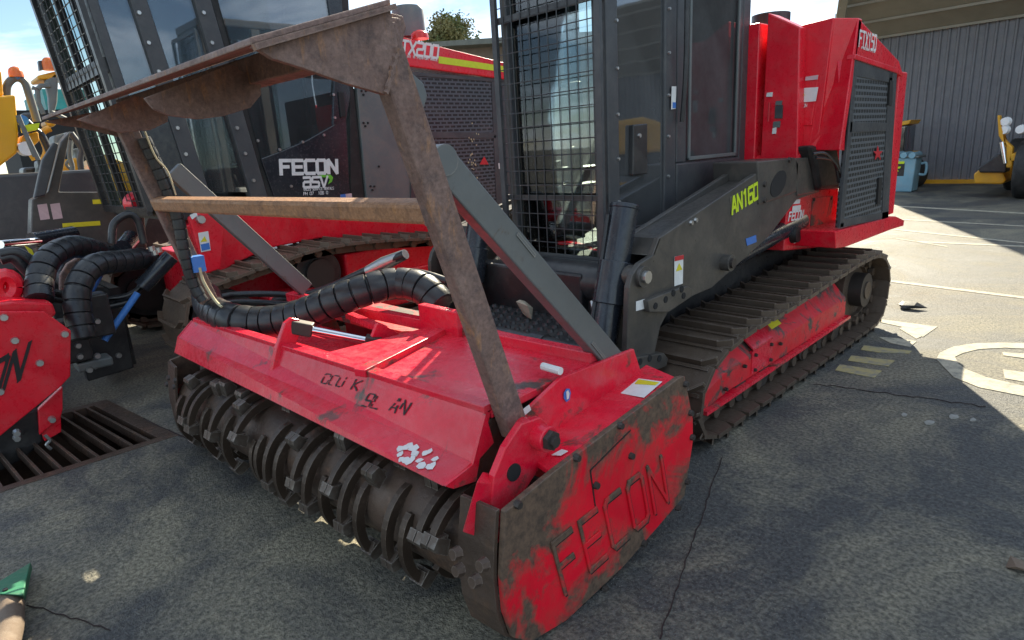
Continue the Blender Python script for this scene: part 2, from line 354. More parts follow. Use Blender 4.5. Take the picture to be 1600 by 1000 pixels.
# block letters on a 4 x 6 grid, drawn as strokes
GL = {'F': [[(0,0),(0,6)],[(0,6),(4,6)],[(0,3.2),(3.2,3.2)]], 'E': [[(4,0),(0,0),(0,6),(4,6)],[(0,3.1),(3.6,3.1)]], 'C': [[(4,6),(.6,6),(0,5.4),(0,.6),(.6,0),(4,0)]],
      'O': [[(.6,0),(3.4,0),(4,.6),(4,5.4),(3.4,6),(.6,6),(0,5.4),(0,.6),(.6,0)]], 'N': [[(0,0),(0,6),(4,0),(4,6)]], 'T': [[(0,6),(4,6)],[(2,6),(2,0)]], 'X': [[(0,0),(4,6)],[(0,6),(4,0)]],
      '1': [[(1,5.2),(2.2,6),(2.2,0)]], '2': [[(0,6),(3.6,6),(4,5.6),(4,3.6),(3.5,3.1),(.5,2.9),(0,2.4),(0,0),(4,0)]], '5': [[(4,6),(0,6),(0,3.3),(3.5,3.3),(4,2.8),(4,.5),(3.5,0),(0,0)]],
      '0': [[(.5,0),(3.5,0),(4,.5),(4,5.5),(3.5,6),(.5,6),(0,5.5),(0,.5),(.5,0)]], '6': [[(4,6),(.5,6),(0,5.5),(0,.5),(.5,0),(3.5,0),(4,.5),(4,2.8),(3.5,3.2),(0,3.2)]],
      'A': [[(0,0),(1.7,6),(2.3,6),(4,0)],[(.7,2),(3.3,2)]], 'S': [[(4,6),(.4,6),(0,5.5),(0,3.5),(.4,3.1),(3.6,2.9),(4,2.5),(4,.5),(3.6,0),(0,0)]],
      'V': [[(0,6),(1.8,0),(2.2,0),(4,6)]], 'a': [[(0,4),(3.4,4),(4,3.5),(4,0),(.6,0),(0,.5),(0,1.7),(.6,2.2),(4,2.2)]], 's': [[(4,4),(.4,4),(0,3.6),(0,2.5),(.4,2.1),(3.6,1.9),(4,1.5),(4,.4),(3.6,0),(0,0)]], 'v': [[(0,4),(1.8,0),(2.2,0),(4,4)]],
      'L': [[(0,6),(0,0),(4,0)]], 'U': [[(0,6),(0,.6),(.6,0),(3.4,0),(4,.6),(4,6)]], 'K': [[(0,0),(0,6)],[(4,6),(.3,3),(4,0)]], '9': [[(0,0),(3.5,0),(4,.5),(4,5.5),(3.5,6),(.5,6),(0,5.5),(0,3.3),(.5,2.8),(4,2.8)]],
      'P': [[(0,0),(0,6),(3.5,6),(4,5.5),(4,3.2),(3.5,2.7),(0,2.7)]], 'H': [[(0,0),(0,6)],[(4,0),(4,6)],[(0,3),(4,3)]], '7': [[(0,6),(4,6),(1.4,0)]], '8': [[(.5,0),(3.5,0),(4,.5),(4,5.5),(3.5,6),(.5,6),(0,5.5),(0,.5),(.5,0)],[(0,3.1),(4,3.1)]],
      'R': [[(0,0),(0,6),(3.5,6),(4,5.5),(4,3.4),(3.5,2.9),(0,2.9)],[(1.8,2.9),(4,0)]], 'I': [[(2,0),(2,6)]], 'D': [[(0,0),(3,0),(4,1),(4,5),(3,6),(0,6),(0,0)]], '.': [[(1.6,0),(2.4,0)]], '-': [[(.8,3),(3.2,3)]], ' ': []}
def letters(txt, p00, p10, p01, weight=.9, gap=1.5, lift=.003, depth=None, worn=0.):
    """strokes filling the parallelogram p00 (lower left) p10 (lower right) p01 (upper left)"""
    p00, p10, p01 = V(p00), V(p10), V(p01); W = len(txt)*4 + (len(txt)-1)*gap
    ux = (p10-p00)/W; uy = (p01-p00)/6; nrm = ux.cross(uy).normalized()
    if nrm.dot(EYE-p00) < 0: nrm = -nrm
    mb = MB(); o = p00 + nrm*lift; dz = nrm*(depth or .0015); hw = weight/2
    for i, ch in enumerate(txt):
        for st in GL.get(ch, []):
            for j in range(len(st)-1):
                a = V((st[j][0]+i*(4+gap), st[j][1])); b = V((st[j+1][0]+i*(4+gap), st[j+1][1])); d = (b-a).normalized(); q = V((-d.y, d.x))*hw; e = d*hw*.8
                m_ = 1 if not worn else max(1, round((b-a).length/.8))
                for t_ in range(m_):
                    if worn and random.random() < worn: continue
                    a2, b2 = a.lerp(b, t_/m_), a.lerp(b, (t_+1)/m_); w2 = 1 if not worn else random.uniform(.5,1.35)
                    c = [a2-e-q*w2, b2+e-q*random.uniform(.6,1.3) if worn else b2+e-q, b2+e+q*w2, a2-e+q*w2]; k = random.random()*.0006
                    mb.prism([o + nrm*k + ux*p.x + uy*p.y for p in c], dz)
    return mb
def words(txt, p00, p10, p01, name, mat, parent, **kw):
    p00, p10, p01 = V(p00), V(p10), V(p01); gap = kw.get('gap', 1.5); W = len(txt)*4 + (len(txt)-1)*gap; i = 0
    for wd in txt.split(' '):
        a = i*(4+gap)/W; b = (i*(4+gap)+len(wd)*4+(len(wd)-1)*gap)/W; i += len(wd)+1
        if wd:
            lo_ = letters(wd, p00.lerp(p10,a), p00.lerp(p10,b), p01+(p10-p00)*a, **kw).build(name, mat, parent)
            if kw.get('worn'): lo_['kind'] = 'stuff'
def decal(name, mat, pts, parent, lift=.002, th=.0012):
    pts = [V(p) for p in pts]; nrm = (pts[1]-pts[0]).cross(pts[2]-pts[0]).normalized()
    if nrm.dot(EYE-pts[0]) < 0: nrm = -nrm
    return MB().prism([p+nrm*lift for p in pts], nrm*th).build(name, mat, parent)
def bolt_mesh(axis, r=.014, h=.01):
    a = V(axis).normalized(); return MB().cyl(-a*h*.3, a*h, r, r*.8, 8)
_BOLTS = {}
def bolts(pts, axis, mat, parent, r=.014, h=.01, name='bolt'):
    key = (tuple(axis), mat, r, h)
    for p in pts:
        if key not in _BOLTS:
            me, c = bolt_mesh(axis, r, h).data('bolt'); me.materials.append(MATS[mat]); _BOLTS[key] = (me, c)
        me, c = _BOLTS[key]; o = bpy.data.objects.new(name, me); COL.objects.link(o); o.parent = parent; o.location = V(p)+c-WL[parent]; WL[o] = V(p)+c
def seq(a, b, n): a = V(a); b = V(b); return [a.lerp(b, i/(n-1)) for i in range(n)]

# ================================================================== SETTING
# yard with a pit for the drain
dq = [V((-3.85,.88,0)), V((-4.92,.74,0)), V((-4.97,-.75,0)), V((-3.86,-.75,0))]
S = 400
outer = [V((S,S,0)), V((-S,S,0)), V((-S,-S,0)), V((S,-S,0))]
hole = [dq[0], dq[1], dq[2], dq[3]]
g = MB()
g.add(outer+hole, [[i, (i+1) % 4, 4+(i+1) % 4, 4+i] for i in range(4)])
gm = bpy.data.meshes.new('ground'); gm.from_pydata([tuple(v) for v in g.v], [], g.f); gm.materials.append(MATS['yard'])
ground = bpy.data.objects.new('ground', gm); COL.objects.link(ground); struct(ground)
bm = bmesh.new(); bm.from_mesh(gm); bmesh.ops.recalc_face_normals(bm, faces=bm.faces)
if sum(f.normal.z for f in bm.faces) < 0: bmesh.ops.reverse_faces(bm, faces=bm.faces)
bm.to_mesh(gm); bm.free()
# drain grate
dr = thing('drain_grate', (-4.4,.1,0), 'rusty steel bar grate over the drain pit beside the near mulcher', 'drain')
mbp = MB(); dn = V((0,0,-.5))
for i in range(4): mbp.add([dq[i], dq[(i+1) % 4], dq[(i+1) % 4]+dn, dq[i]+dn], [[0,1,2,3]])
mbp.add([q+dn for q in dq], [[0,1,2,3]]); mbp.build('pit', 'rust_dark', dr)
cen = sum(dq, V((0,0,0)))/4
for i in range(4):
    p, q = dq[i], dq[(i+1) % 4]; inn = lambda t: t + (cen-t).normalized()*.11
    MB().prism([p+V((0,0,.004)), q+V((0,0,.004)), inn(q)+V((0,0,.004)), inn(p)+V((0,0,.004))], (0,0,-.05)).build('frame', 'rust_dark', dr)
i0 = [t + (cen-t).normalized()*.11 for t in dq]
for k in range(17):
    t = (k+.55)/17; p = i0[0].lerp(i0[3], t); q = i0[1].lerp(i0[2], t)
    MB().beam(p+V((0,0,-.02)), q+V((0,0,-.02)), .014, .05, (0,1,0)).build('bar', 'rust_dark', dr)
# painted markings (worn) on the yard
def marking(pts, mat='mark_white', z=.004):
    return struct(MB().prism([PZ(x, y, 0)+V((0,0,z-.003)) for x, y in pts], (0,0,.003)).build('ground_marking', mat))
marking([(1372,499),(1465,511),(1442,527),(1408,511),(1375,504)])
marking([(1410,512),(1440,526),(1432,530),(1405,514)])
marking([(1372,527),(1402,529),(1432,534),(1422,543),(1390,536)])
marking([(1350,540),(1372,543),(1425,549),(1420,553),(1372,551),(1345,547)], 'mark_yellow')
marking([(1330,556),(1398,564),(1388,573),(1325,564)], 'mark_yellow')
marking([(1312,570),(1378,580),(1366,591),(1305,579)], 'mark_yellow')
ring_o = [(1463,562),(1468,552),(1490,542),(1525,537),(1570,536),(1640,538)]
ring_i = [(1496,568),(1492,558),(1505,552),(1530,546),(1570,544),(1640,547)]
marking(ring_o + ring_i[::-1])
marking([(1463,562),(1496,568),(1508,577),(1540,590),(1600,604),(1640,612),(1640,628),(1590,618),(1530,606),(1490,590)])
marking([(1566,551),(1640,556),(1640,566),(1568,556)]); marking([(1567,578),(1640,588),(1640,604),(1570,592)])
for y0, y1, x0, x1, wd in ((438,464,1392,1600,3.2),(321,330,1392,1600,1.6),(358,378,1398,1600,1.6),(342,350,1395,1600,1.2),(377,381,1430,1600,1.8),(372,380,1400,1440,1.2)):
    marking([(x0,y0),(x1+40,y1+5),(x1+40,y1+5+wd),(x0,y0+wd)])
def crack(pts, wd):
    mb = MB()
    for i in range(len(pts)-1):
        p, q = PZ(*pts[i], 0), PZ(*pts[i+1], 0); d = (q-p).normalized(); t = V((-d.y, d.x, 0))*wd*random.uniform(.6,1.3)
        mb.prism([p-t+V((0,0,.002)), q-t+V((0,0,.002)), q+t+V((0,0,.002)), p+t+V((0,0,.002))], (0,0,.0025+.0003*i/len(pts)))
    return struct(mb.build('ground_joint', 'crack'))
def jit(a, b, n, amp): return [(a[0]+(b[0]-a[0])*i/n+random.uniform(-amp,amp), a[1]+(b[1]-a[1])*i/n+random.uniform(-amp,amp)) for i in range(n+1)]
crack(jit((1128,718),(1030,1000),30,2.2), .0022)
crack(jit((1270,600),(1540,636),26,1.6), .0022)
crack(jit((40,945),(175,985),14,3.), .0015)
crack(jit((225,655),(300,690),6,1.2), .004)
for (x, y, rx, ry) in ((1413,649,5,3),(1452,661,9,4),(1490,652,8,4),(1520,657,5,3)):
    marking([(x+rx*math.cos(q)*random.uniform(.7,1.2), y+ry*math.sin(q)*random.uniform(.7,1.2)) for q in [i*.7 for i in range(9)]], 'mark_faint')

# big corrugated shed behind on the right
sh = thing('storage_shed', (-1,19.7,0), 'large grey corrugated steel shed with a beige open canopy roof', 'shed')
mb = MB(); per = .19; xs = []
x = -7.1
prof = [(0,0),(.3,0),(.4,-.04),(.6,-.04),(.7,0)]
while x < 12:
    for u, dy in prof: xs.append((x+u*per, 19.7+dy))
    x += per
mb.loft([(x_, y_, 0.06) for x_, y_ in xs], [(x_, y_, 4.6) for x_, y_ in xs])
mb.build('corrugated_wall', 'shed_sheet', sh)
MB().box((-7.1,19.55,0),(12,19.64,.10)).build('base_rail', 'yellow_paint', sh)
c0 = V((-5.75,16.3,5.3)); c1 = V((-7.15,19.75,3.75)); c2 = V((12,19.75,3.75)); c3 = V((12,16.3,5.3))
MB().prism([c0,c1,c2,c3], (0,0,.08)).build('canopy_roof', 'canopy_beige', sh)
for t in (.08,.3,.52,.74,.95):
    MB().beam(c0.lerp(c1,t)+V((.05,0,-.03)), c3.lerp(c2,t)+V((0,0,-.03)), .05, .06, (0,1,0)).build('purlin', 'canopy_beige', sh)
for k in range(2):
    xx = .0+.55*k
    MB().beam(c0.lerp(c3,xx)+V((.12,.1,-.3)), c1.lerp(c2,xx)+V((.12,-.15,-.3)), .14, .26, (1,0,0)).build('rafter', 'canopy_beige', sh)
# far building and tree behind the second machine
fb = thing('far_building', (-29,27,0), 'distant low building with a pale sloping roof behind the machines', 'building')
pa = PY(700,68,25); pb = PY(800,58,25)
MB().prism([V((pa.x-3,26,0)), V((pb.x+8,26,0)), V((pb.x+8,26,pb.z-1.1)), V((pa.x-3,26,pa.z+.3))], (0,6,-.2)).build('wall', 'mud_steel', fb)
MB().prism([pa+V((-3,0,.5)), pb+V((8,0,-.9)), pb+V((8,8,-1.6)), pa+V((-3,8,-.2))], (0,0,-.28)).build('roof', 'roof_grey', fb)
fw = thing('green_roof_building', (-40,8,0), 'far low building with a teal roof at the left horizon', 'building')
for nm, mt, (xa,ya,xb,yb) in (('wall','dark_inside',(20,172,130,200)),('roof','teal',(70,140,135,158))):
    p, q = PX(xa,yb,-40), PX(xb,ya,-40)
    MB().box((-46,p.y,max(0,p.z-.4) if nm=='roof' else 0),(-40,q.y,q.z)).build(nm, mt, fw)
def tree(px, py, y, rad, n, label):
    c = PY(px, py, y); t = thing('tree', (c.x, c.y, 0), label, 'tree')
    path = [V((c.x+.4*math.sin(i), c.y+.3*math.cos(i*1.7), c.z*i/7)) for i in range(8)]
    MB().tube(path, [.42-.045*i for i in range(8)], 8).build('trunk', 'bark', t, smooth=True)
    lm = MB()
    for i in range(16):
        q = random.uniform(0,6.28); e = c + V((math.cos(q)*rad*.8, math.sin(q)*rad*.8, random.uniform(-.3,.8)*rad)); s0 = path[random.randint(4,7)]
        lm.tube([s0, s0.lerp(e,.5)+V((0,0,.2)), e], [.14,.08,.03], 5)
    lm.build('limb', 'bark', t)
    for mt in ('leaf_a','leaf_b'):
        mb = MB(); cl = [c + V((random.gauss(0,1),random.gauss(0,1),random.gauss(0,.8))).normalized()*rad*random.uniform(.35,1)*random.uniform(.7,1.15) for _ in range(34)]
        for k in range(n):
            p = random.choice(cl) + V((random.gauss(0,1),random.gauss(0,1),random.gauss(0,.8)))*rad*.15
            u = V((random.gauss(0,1),random.gauss(0,1),random.gauss(0,1))).normalized()*random.uniform(.09,.2); w_ = u.orthogonal().normalized()*u.length*.5
            mb.add([p-u, p+w_, p+u, p-w_], [[0,1,2,3]])
        me, cc = mb.data('crown'); me.materials.append(MATS[mt]); o = bpy.data.objects.new('crown', me); COL.objects.link(o); o.parent = t; o.location = cc-WL[t]; WL[o] = cc
tree(700, 62, 44, 3.0, 5000, 'leafy olive green tree standing behind the red engine hood')

# ================================================================== shared builders
def make_track(root, loop, x0, x1, pitch, pad_mat, chain_mat, closed_n=400):
    """endless track: chain mesh with every pad a child of it"""
    pts = [V((0, y, z)) for y, z in loop]; pts = smooth_path(pts+[pts[0]], 10)
    L = [0]
    for i in range(1, len(pts)): L.append(L[-1]+(pts[i]-pts[i-1]).length)
    n = round(L[-1]/pitch); step = L[-1]/n
    def at(s):
        s %= L[-1]
        for i in range(1, len(L)):
            if L[i] >= s: return pts[i-1].lerp(pts[i], (s-L[i-1])/max(1e-6, L[i]-L[i-1]))
    xm = (x0+x1)/2; mb = MB(); info = []
    for k in range(n):
        a, b = at((k-.5)*step), at((k+.5)*step); d = (b-a).normalized(); nrm = V((0, d.z, -d.y))
        # loop runs so that nrm points outwards
        c = (a+b)/2; info.append((c, d, nrm))
    cy = sum(c.y for c,_,_ in info)/n; cz = sum(c.z for c,_,_ in info)/n
    sgn = 1 if sum((c-V((0,cy,cz))).dot(nr) for c,_,nr in info) > 0 else -1
    for c, d, nr in info:
        nr = nr*sgn; q = c - nr*.10
        for s_ in (-.085, .085):
            o = V((xm+s_, 0, 0)); mb.beam(o+q-d*step*.52, o+q+d*step*.52, .03, .065, (1,0,0))
        o = V((xm,0,0)); mb.cyl(o+q+d*step*.5+V((-.13,0,0)), o+q+d*step*.5+V((.13,0,0)), .032, None, 8)
    ch = mb.build('track', chain_mat, root)
    w_ = (x1-x0); h = step*.485
    pm = MB()
    def plate(zt, zb, ya, yb, cut):   # local: y along track, z outward
        return [(-w_/2+cut, ya), (w_/2-cut, ya), (w_/2, ya+cut*.6), (w_/2, yb), (-w_/2, yb), (-w_/2, ya+cut*.6)]
    pm.prism([(x_, y_, -.06) for x_, y_ in plate(0,0,-h,h,.05)], (0,0,.022))
    pm.prism([(-w_/2+.06,-h,-.0385),(w_/2-.06,-h,-.0385),(w_/2-.06,-h+.016,-.0385),(-w_/2+.06,-h+.016,-.0385)], (0,0,.0385))
    for s_ in (-1, 1): pm.prism([(s_*(w_/2-.0605),-h+.0005,-.0385),(s_*(w_/2-.004),-h+.048,-.0385),(s_*(w_/2-.004),-h+.064,-.0385),(s_*(w_/2-.0605),-h+.016,-.0385)], (0,0,.034))
    pm.prism([(x_, y_, -.0385) for x_, y_ in [(-w_/2+.02,h-.03),(w_/2-.02,h-.03),(w_/2-.02,h-.012),(-w_/2+.02,h-.012)]], (0,0,.012))
    me = bpy.data.meshes.new('track_pad'); me.from_pydata([tuple(v) for v in pm.v], [], pm.f); me.materials.append(MATS[pad_mat])
    bb = bmesh.new(); bb.from_mesh(me); bmesh.ops.recalc_face_normals(bb, faces=bb.faces); bb.to_mesh(me); bb.free()
    for c, d, nr in info:
        nr = nr*sgn; o = bpy.data.objects.new('track_pad', me); COL.objects.link(o); o.parent = ch
        xax = V((1,0,0)); yv = nr.cross(xax)
        M = Matrix((xax, yv, nr)).transposed()
        o.rotation_euler = M.to_euler(); loc = V((xm, c.y, c.z)) + V((random.uniform(-.003,.003),0,0)); o.location = loc - WL[ch]; WL[o] = loc
    return ch
def mesh_guard(root, tl, tr_, br_, bl, nx, ny, r=.0045, name='window_guard', mat='black_paint', frame=.022):
    """welded wire guard: frame with every wire its own piece"""
    tl, tr_, br_, bl = V(tl), V(tr_), V(br_), V(bl); mb = MB(); nrm = (tr_-tl).cross(bl-tl).normalized()
    for p, q in ((tl,tr_),(tr_,br_),(br_,bl),(bl,tl)):
        mb.beam(p, q, frame*1.6, frame, nrm.cross(q-p))
    fr = mb.build(name, mat, root)
    for i in range(1, nx): MB().cyl(tl.lerp(tr_,i/nx), bl.lerp(br_,i/nx), r, None, 5).build('wire', mat, fr)
    for j in range(1, ny): MB().cyl(tl.lerp(bl,j/ny)+nrm*r*1.5, tr_.lerp(br_,j/ny)+nrm*r*1.5, r, None, 5).build('wire', mat, fr)
    return fr
def hose(name, pts, r, root, mat='hose_black', wrap=None, n=8, seg=14):
    """hose; wrap = pitch of a spiral sleeve, seen as overlapping turns"""
    pth = smooth_path(pts, n)
    if not wrap: return MB().tube(pth, r, 10).build(name, mat, root, smooth=True)
    L = [0]
    for i in range(1, len(pth)): L.append(L[-1]+(pth[i]-pth[i-1]).length)
    def at(s):
        s = max(0, min(L[-1], s))
        for i in range(1, len(L)):
            if L[i] >= s-1e-9: return pth[i-1].lerp(pth[i], (s-L[i-1])/max(1e-6, L[i]-L[i-1]))
    core = MB().tube(pth, r*.86, 10).build(name, mat, root, smooth=True)
    k = int(L[-1]/wrap)
    for j in range(k):
        s0 = j*wrap; ss = [s0+wrap*t for t in (.02,.05,.3,.65,.92,.97)]
        MB().tube([at(s) for s in ss], [r*.9, r*1.0, r*1.02, r*1.03, r*1.01, r*.9], seg).build('sleeve_turn', mat, core, smooth=True)
    return core

# ================================================================== NEAR MULCHER HEAD
mh = thing('mulcher_head', (-2.4,1.4,0), 'big worn red drum mulcher attachment with rusty push frame in the foreground', 'mulcher')
XP = -1.167
pl_px = [(790,800),(865,738),(1062,590),(1070,588),(1083,655),(1083,690),(1070,775),(975,885),(885,970),(830,1003),(803,997),(790,960),(785,905)]
plate = MB().prism([PX(x,y,XP) for x,y in pl_px], (-.022,0,0)).build('side_plate', 'red_mud', mh, bevel=.003, label='mud-stained red side plate with raised lettering')
far_pts = [PX(x,y,XP) + V((-2.47,-.165,0)) for x,y in pl_px]
MB().prism(far_pts, (.022,0,0)).build('side_plate', 'red_mud', mh, bevel=.003)
# raised lettering; offset dark copy paints the shadow line and grime beside it
letters('FECON', PX(882,926,XP), PX(1042,782,XP), PX(862,850,XP), weight=.62, gap=1.9, lift=.0, depth=.007).build('lettering', 'red_mud', plate, bevel=.0015)
letters('FECON', PX(885,929,XP), PX(1045,785,XP), PX(865,853,XP), weight=.5, gap=1.9, lift=.0004, depth=.0008).build('lettering_shade_grime', 'ink_black', plate)
for pp in ([(922,735),(930,792)],[(922,735),(985,672)]):
    MB().beam(PX(*pp[0],XP)+V((.001,0,0)), PX(*pp[1],XP)+V((.001,0,0)), .002, .005, (1,0,0)).build('seam', 'ink_black', plate)
bolts([PX(x,y,XP) for x,y in [(1070,600),(1078,645),(1080,683),(1072,752),(1058,793),(1005,848),(985,712),(930,758),(968,665),(900,715),(808,788),(945,920)]], (1,0,0), 'bolt_dark', plate, .014, .014)
# front wrap (skid nose) of the end housing, near and far end
def nose(off, x_in):
    prof = [PX(x,y,XP)+off for x,y in [(790,800),(786,860),(785,905),(790,960),(803,997),(830,1003),(870,978)]]
    inn = [V((x_in, p.y-.012, p.z)) for p in prof]
    mb = MB()
    n = len(prof)
    for i in range(n-1):
        mb.prism([prof[i]+V((-.024 if off.x==0 else .024,0,0)), prof[i+1]+V((-.024 if off.x==0 else .024,0,0)), inn[i+1], inn[i]], (0,-.014,0))
    return mb.build('skid_nose', 'rust_dark', mh, bevel=.003)
nz = nose(V((0,0,0)), -1.335)
bolts([PY(x,y,.895)+V((0,-.008,0)) for x,y in [(718,862),(760,880),(722,888),(748,905)]], (0,-1,.2), 'rust_dark', nz, .02, .018)
nz2 = nose(V((-2.47,-.165,0)), -3.46)
bolts([PY(x,y,.75)+V((0,-.004,0)) for x,y in [(265,590),(275,594),(262,600),(273,604)]], (0,-1,.2), 'bolt_dark', nz2, .014, .008)
# red nose bracket and lug with pin
fr1 = [PX(x,y,-1.27) for x,y in [(745,752),(800,760),(800,800),(778,850),(722,832)]]
MB().prism(fr1, (-.03,.05,.0)).build('nose_bracket', 'red_worn', mh, bevel=.004)
lug = MB().prism([PX(x,y,-1.262) for x,y in [(768,790),(772,745),(790,700),(815,662),(845,652),(862,668),(862,700),(838,740),(800,800),(790,808)]], (-.026,0,0)).build('lug', 'red_worn', mh, bevel=.004)
pc = PX(842,681,-1.26)
MB().cyl(PX(803,738,-1.26)+V((.003,0,0)), PX(803,738,-1.26)+V((-.004,0,0)), .028, None, 20).build('lug_hole', 'dark_inside', lug)
pin = MB().cyl(pc+V((-.14,0,0)), pc+V((.045,0,0)), .042, None, 20).build('hinge_pin', 'red_worn', mh, bevel=.004, smooth=True)
MB().cyl(pc+V((.03,0,0)), pc+V((.062,0,0)), .036, .032, 6).build('nut', 'bolt_dark', pin)
MB().cyl(pc+V((.055,0,0)), pc+V((.075,0,0)), .018, None, 12).build('stud', 'bolt_dark', pin)
MB().prism([PX(x,y,-1.40) for x,y in [(750,690),(765,655),(800,640),(815,665),(790,720),(768,760),(745,752)]], (-.03,0,0)).build('lug', 'rust_dark', mh, bevel=.003)
# rotor
rA, rB = V((-1.33,1.15,.295)), V((-3.5,.99,.295)); rd = (rB-rA).normalized()
rot = MB().cyl(rA, rB, .163, None, 30).build('rotor', 'rust_dark', mh, smooth=True)
def claw():
    """tooth holder arc wrapped round the drum, tooth at its end (local x = rotor axis)"""
    mb = MB(); n = 11
    inn, out = [], []
    for i in range(n):
        t = i/(n-1); q = R(-78+78*t); ri = .155 + .062*t**1.4; ro = .178 + .066*t**.8
        inn.append((ri*math.cos(q), ri*math.sin(q))); out.append((ro*math.cos(q), ro*math.sin(q)))
    for i in range(n-1):
        xa_ = -.013; mb.prism([(xa_,*inn[i]), (xa_,*out[i]), (xa_,*out[i+1]), (xa_,*inn[i+1])], (.026,0,0))
    return mb
def tip():
    mb = MB()
    for s_ in (-1, 1):
        mb.prism([(s_*.017-.0145,.19,-.005),(s_*.017-.0145,.245,-.015),(s_*.017-.0145,.255,.018),(s_*.017-.0145,.245,.03),(s_*.017-.0145,.19,.045)], (.029,0,0))
    mb.prism([(-.028,.20,-.02),(-.028,.238,-.012),(-.028,.232,.02),(-.028,.2,.012)], (.056,0,0))
    return mb
def raw(mb, name, mat):
    me = bpy.data.meshes.new(name); me.from_pydata([tuple(v) for v in mb.v], [], mb.f); me.materials.append(MATS[mat])
    bb = bmesh.new(); bb.from_mesh(me); bmesh.ops.remove_doubles(bb, verts=bb.verts, dist=1e-5); bmesh.ops.recalc_face_normals(bb, faces=bb.faces); bb.to_mesh(me); bb.free(); return me
paint('tooth_steel', (.13,.10,.08), .38, edge=(.55,.5,.44), wear=(.26,.24,.21), wear_lo=.5, wear_hi=.7, wscale=22, dust=.2, dustcol=(.12,.09,.07), metal=.55, bump=.4)
paint('holder_steel', (.075,.052,.038), .42, edge=(.34,.27,.21), wear=(.15,.11,.085), wear_lo=.55, wear_hi=.75, wscale=14, dust=.2, dustcol=(.1,.08,.06), metal=.5, bump=.4)
m_claw, m_tip = raw(claw(), 'tooth_holder', 'holder_steel'), raw(tip(), 'tooth', 'tooth_steel')
zr = math.atan2(-rd.y, -rd.x)
NT = 34
for k in range(NT):
    t = (k+.5)/NT; p = rA.lerp(rB, .02+.96*t)
    q = (k*137.5 + random.uniform(-30,30)) % 360
    for me, nm, q in ((m_claw,'tooth_holder',q),(m_tip,'tooth',q),(m_claw,'tooth_holder',q+165),(m_tip,'tooth',q+165)):
        o = bpy.data.objects.new(nm, me); COL.objects.link(o); o.parent = rot; o.location = p-WL[rot]; o.rotation_euler = (R(q), 0, zr); WL[o] = p
# hood: folded front deflector
hR = [PX(x,y,-1.389) for x,y in [(757,643),(737,722),(692,760)]]
hL = [PX(x,y,-3.57) for x,y in [(301,501),(279,527),(274,552)]]
hood = MB(); hood.loft(hR, hL, (0,.028,-.012)); hood = hood.build('hood', 'red_worn', mh, bevel=.003, label='faded red front deflector with worn black writing')
MB().prism([PX(x,y,-1.392) for x,y in [(755,646),(735,725),(692,758),(705,762),(740,750),(746,715),(768,690)]], (.012,0,0)).build('end_cap', 'red_worn', hood)
MB().prism([h + V((-.004,0,0)) for h in hL] + [hL[2]+V((-.004,.1,-.03)), hL[0]+V((-.004,.1,-.05))], (-.014,0,0)).build('end_cap', 'red_worn', hood)
def on_hood(u, s, fold=0):
    """u 0..1 from the near end, s 0..1 down the fold"""
    return hR[fold].lerp(hL[fold], u).lerp(hR[fold+1].lerp(hL[fold+1], u), s)
def hood_px(px, py, fold):
    n = (hL[fold]-hR[fold]).cross(hR[fold+1]-hR[fold]).normalized(); d = _ray(px, py)
    return EYE + d*((hR[fold]-EYE).dot(n)/d.dot(n))
for txt, a_, b_, c_ in (('OCU K', (502,598), (558,610), (510,584)), ('9L AN', (566,634), (632,648), (578,615))):
    words(txt, hood_px(*a_,0), hood_px(*b_,0), hood_px(*c_,0), 'writing', 'ink_black', hood, weight=.75, gap=1.3, lift=.0025, depth=.0006, worn=.3)
for cxp, cyp in ((637,710),(668,720)):
    mb = MB()
    for i in range(11):
        q = i*.62; p = hood_px(cxp+random.uniform(10,15)*math.cos(q)*(1 if cxp<650 else .9), cyp+random.uniform(11,17)*math.sin(q)*.9, 1)
        if cxp > 650 and i % 3 == 0: continue
        rr = random.uniform(.012,.019); n = V((0,-.5,.85))
        n = (hL[1]-hR[1]).cross(hR[2]-hR[1]).normalized(); n = n if n.dot(EYE-p) > 0 else -n
        u = n.orthogonal().normalized(); w_ = n.cross(u)
        mb.prism([p+n*(.002+.0002*i)+(u*math.cos(j)+w_*math.sin(j))*rr*random.uniform(.6,1.2) for j in [z*1.05 for z in range(6)]], n*.001)
    mb.build('paint_mark', 'decal_white', hood)
# lever on the hood with cylinder
xlv = hood_px(424,604,0).x
lev = MB().prism([PX(x,y,xlv) for x,y in [(419,605),(432,545),(446,505),(456,497),(468,499),(472,512),(466,530),(447,578),(427,607)]], (-.03,0,0)).build('lever', 'red_worn', mh, bevel=.004)
cA, cB = PX(470,512,xlv), PX(584,534,-2.44)
cl = MB().cyl(cA.lerp(cB,.08), cB, .017, None, 14).build('hood_cylinder', 'chrome', mh, smooth=True)
MB().beam(cA.lerp(cB,-.12), cA.lerp(cB,.16), .06, .055, (0,0,1)).build('clevis', 'bolt_dark', cl, bevel=.005)
MB().beam(cB.lerp(cA,.12), cB.lerp(cA,-.1), .05, .06, (0,0,1)).build('gland', 'bolt_dark', cl, bevel=.005)
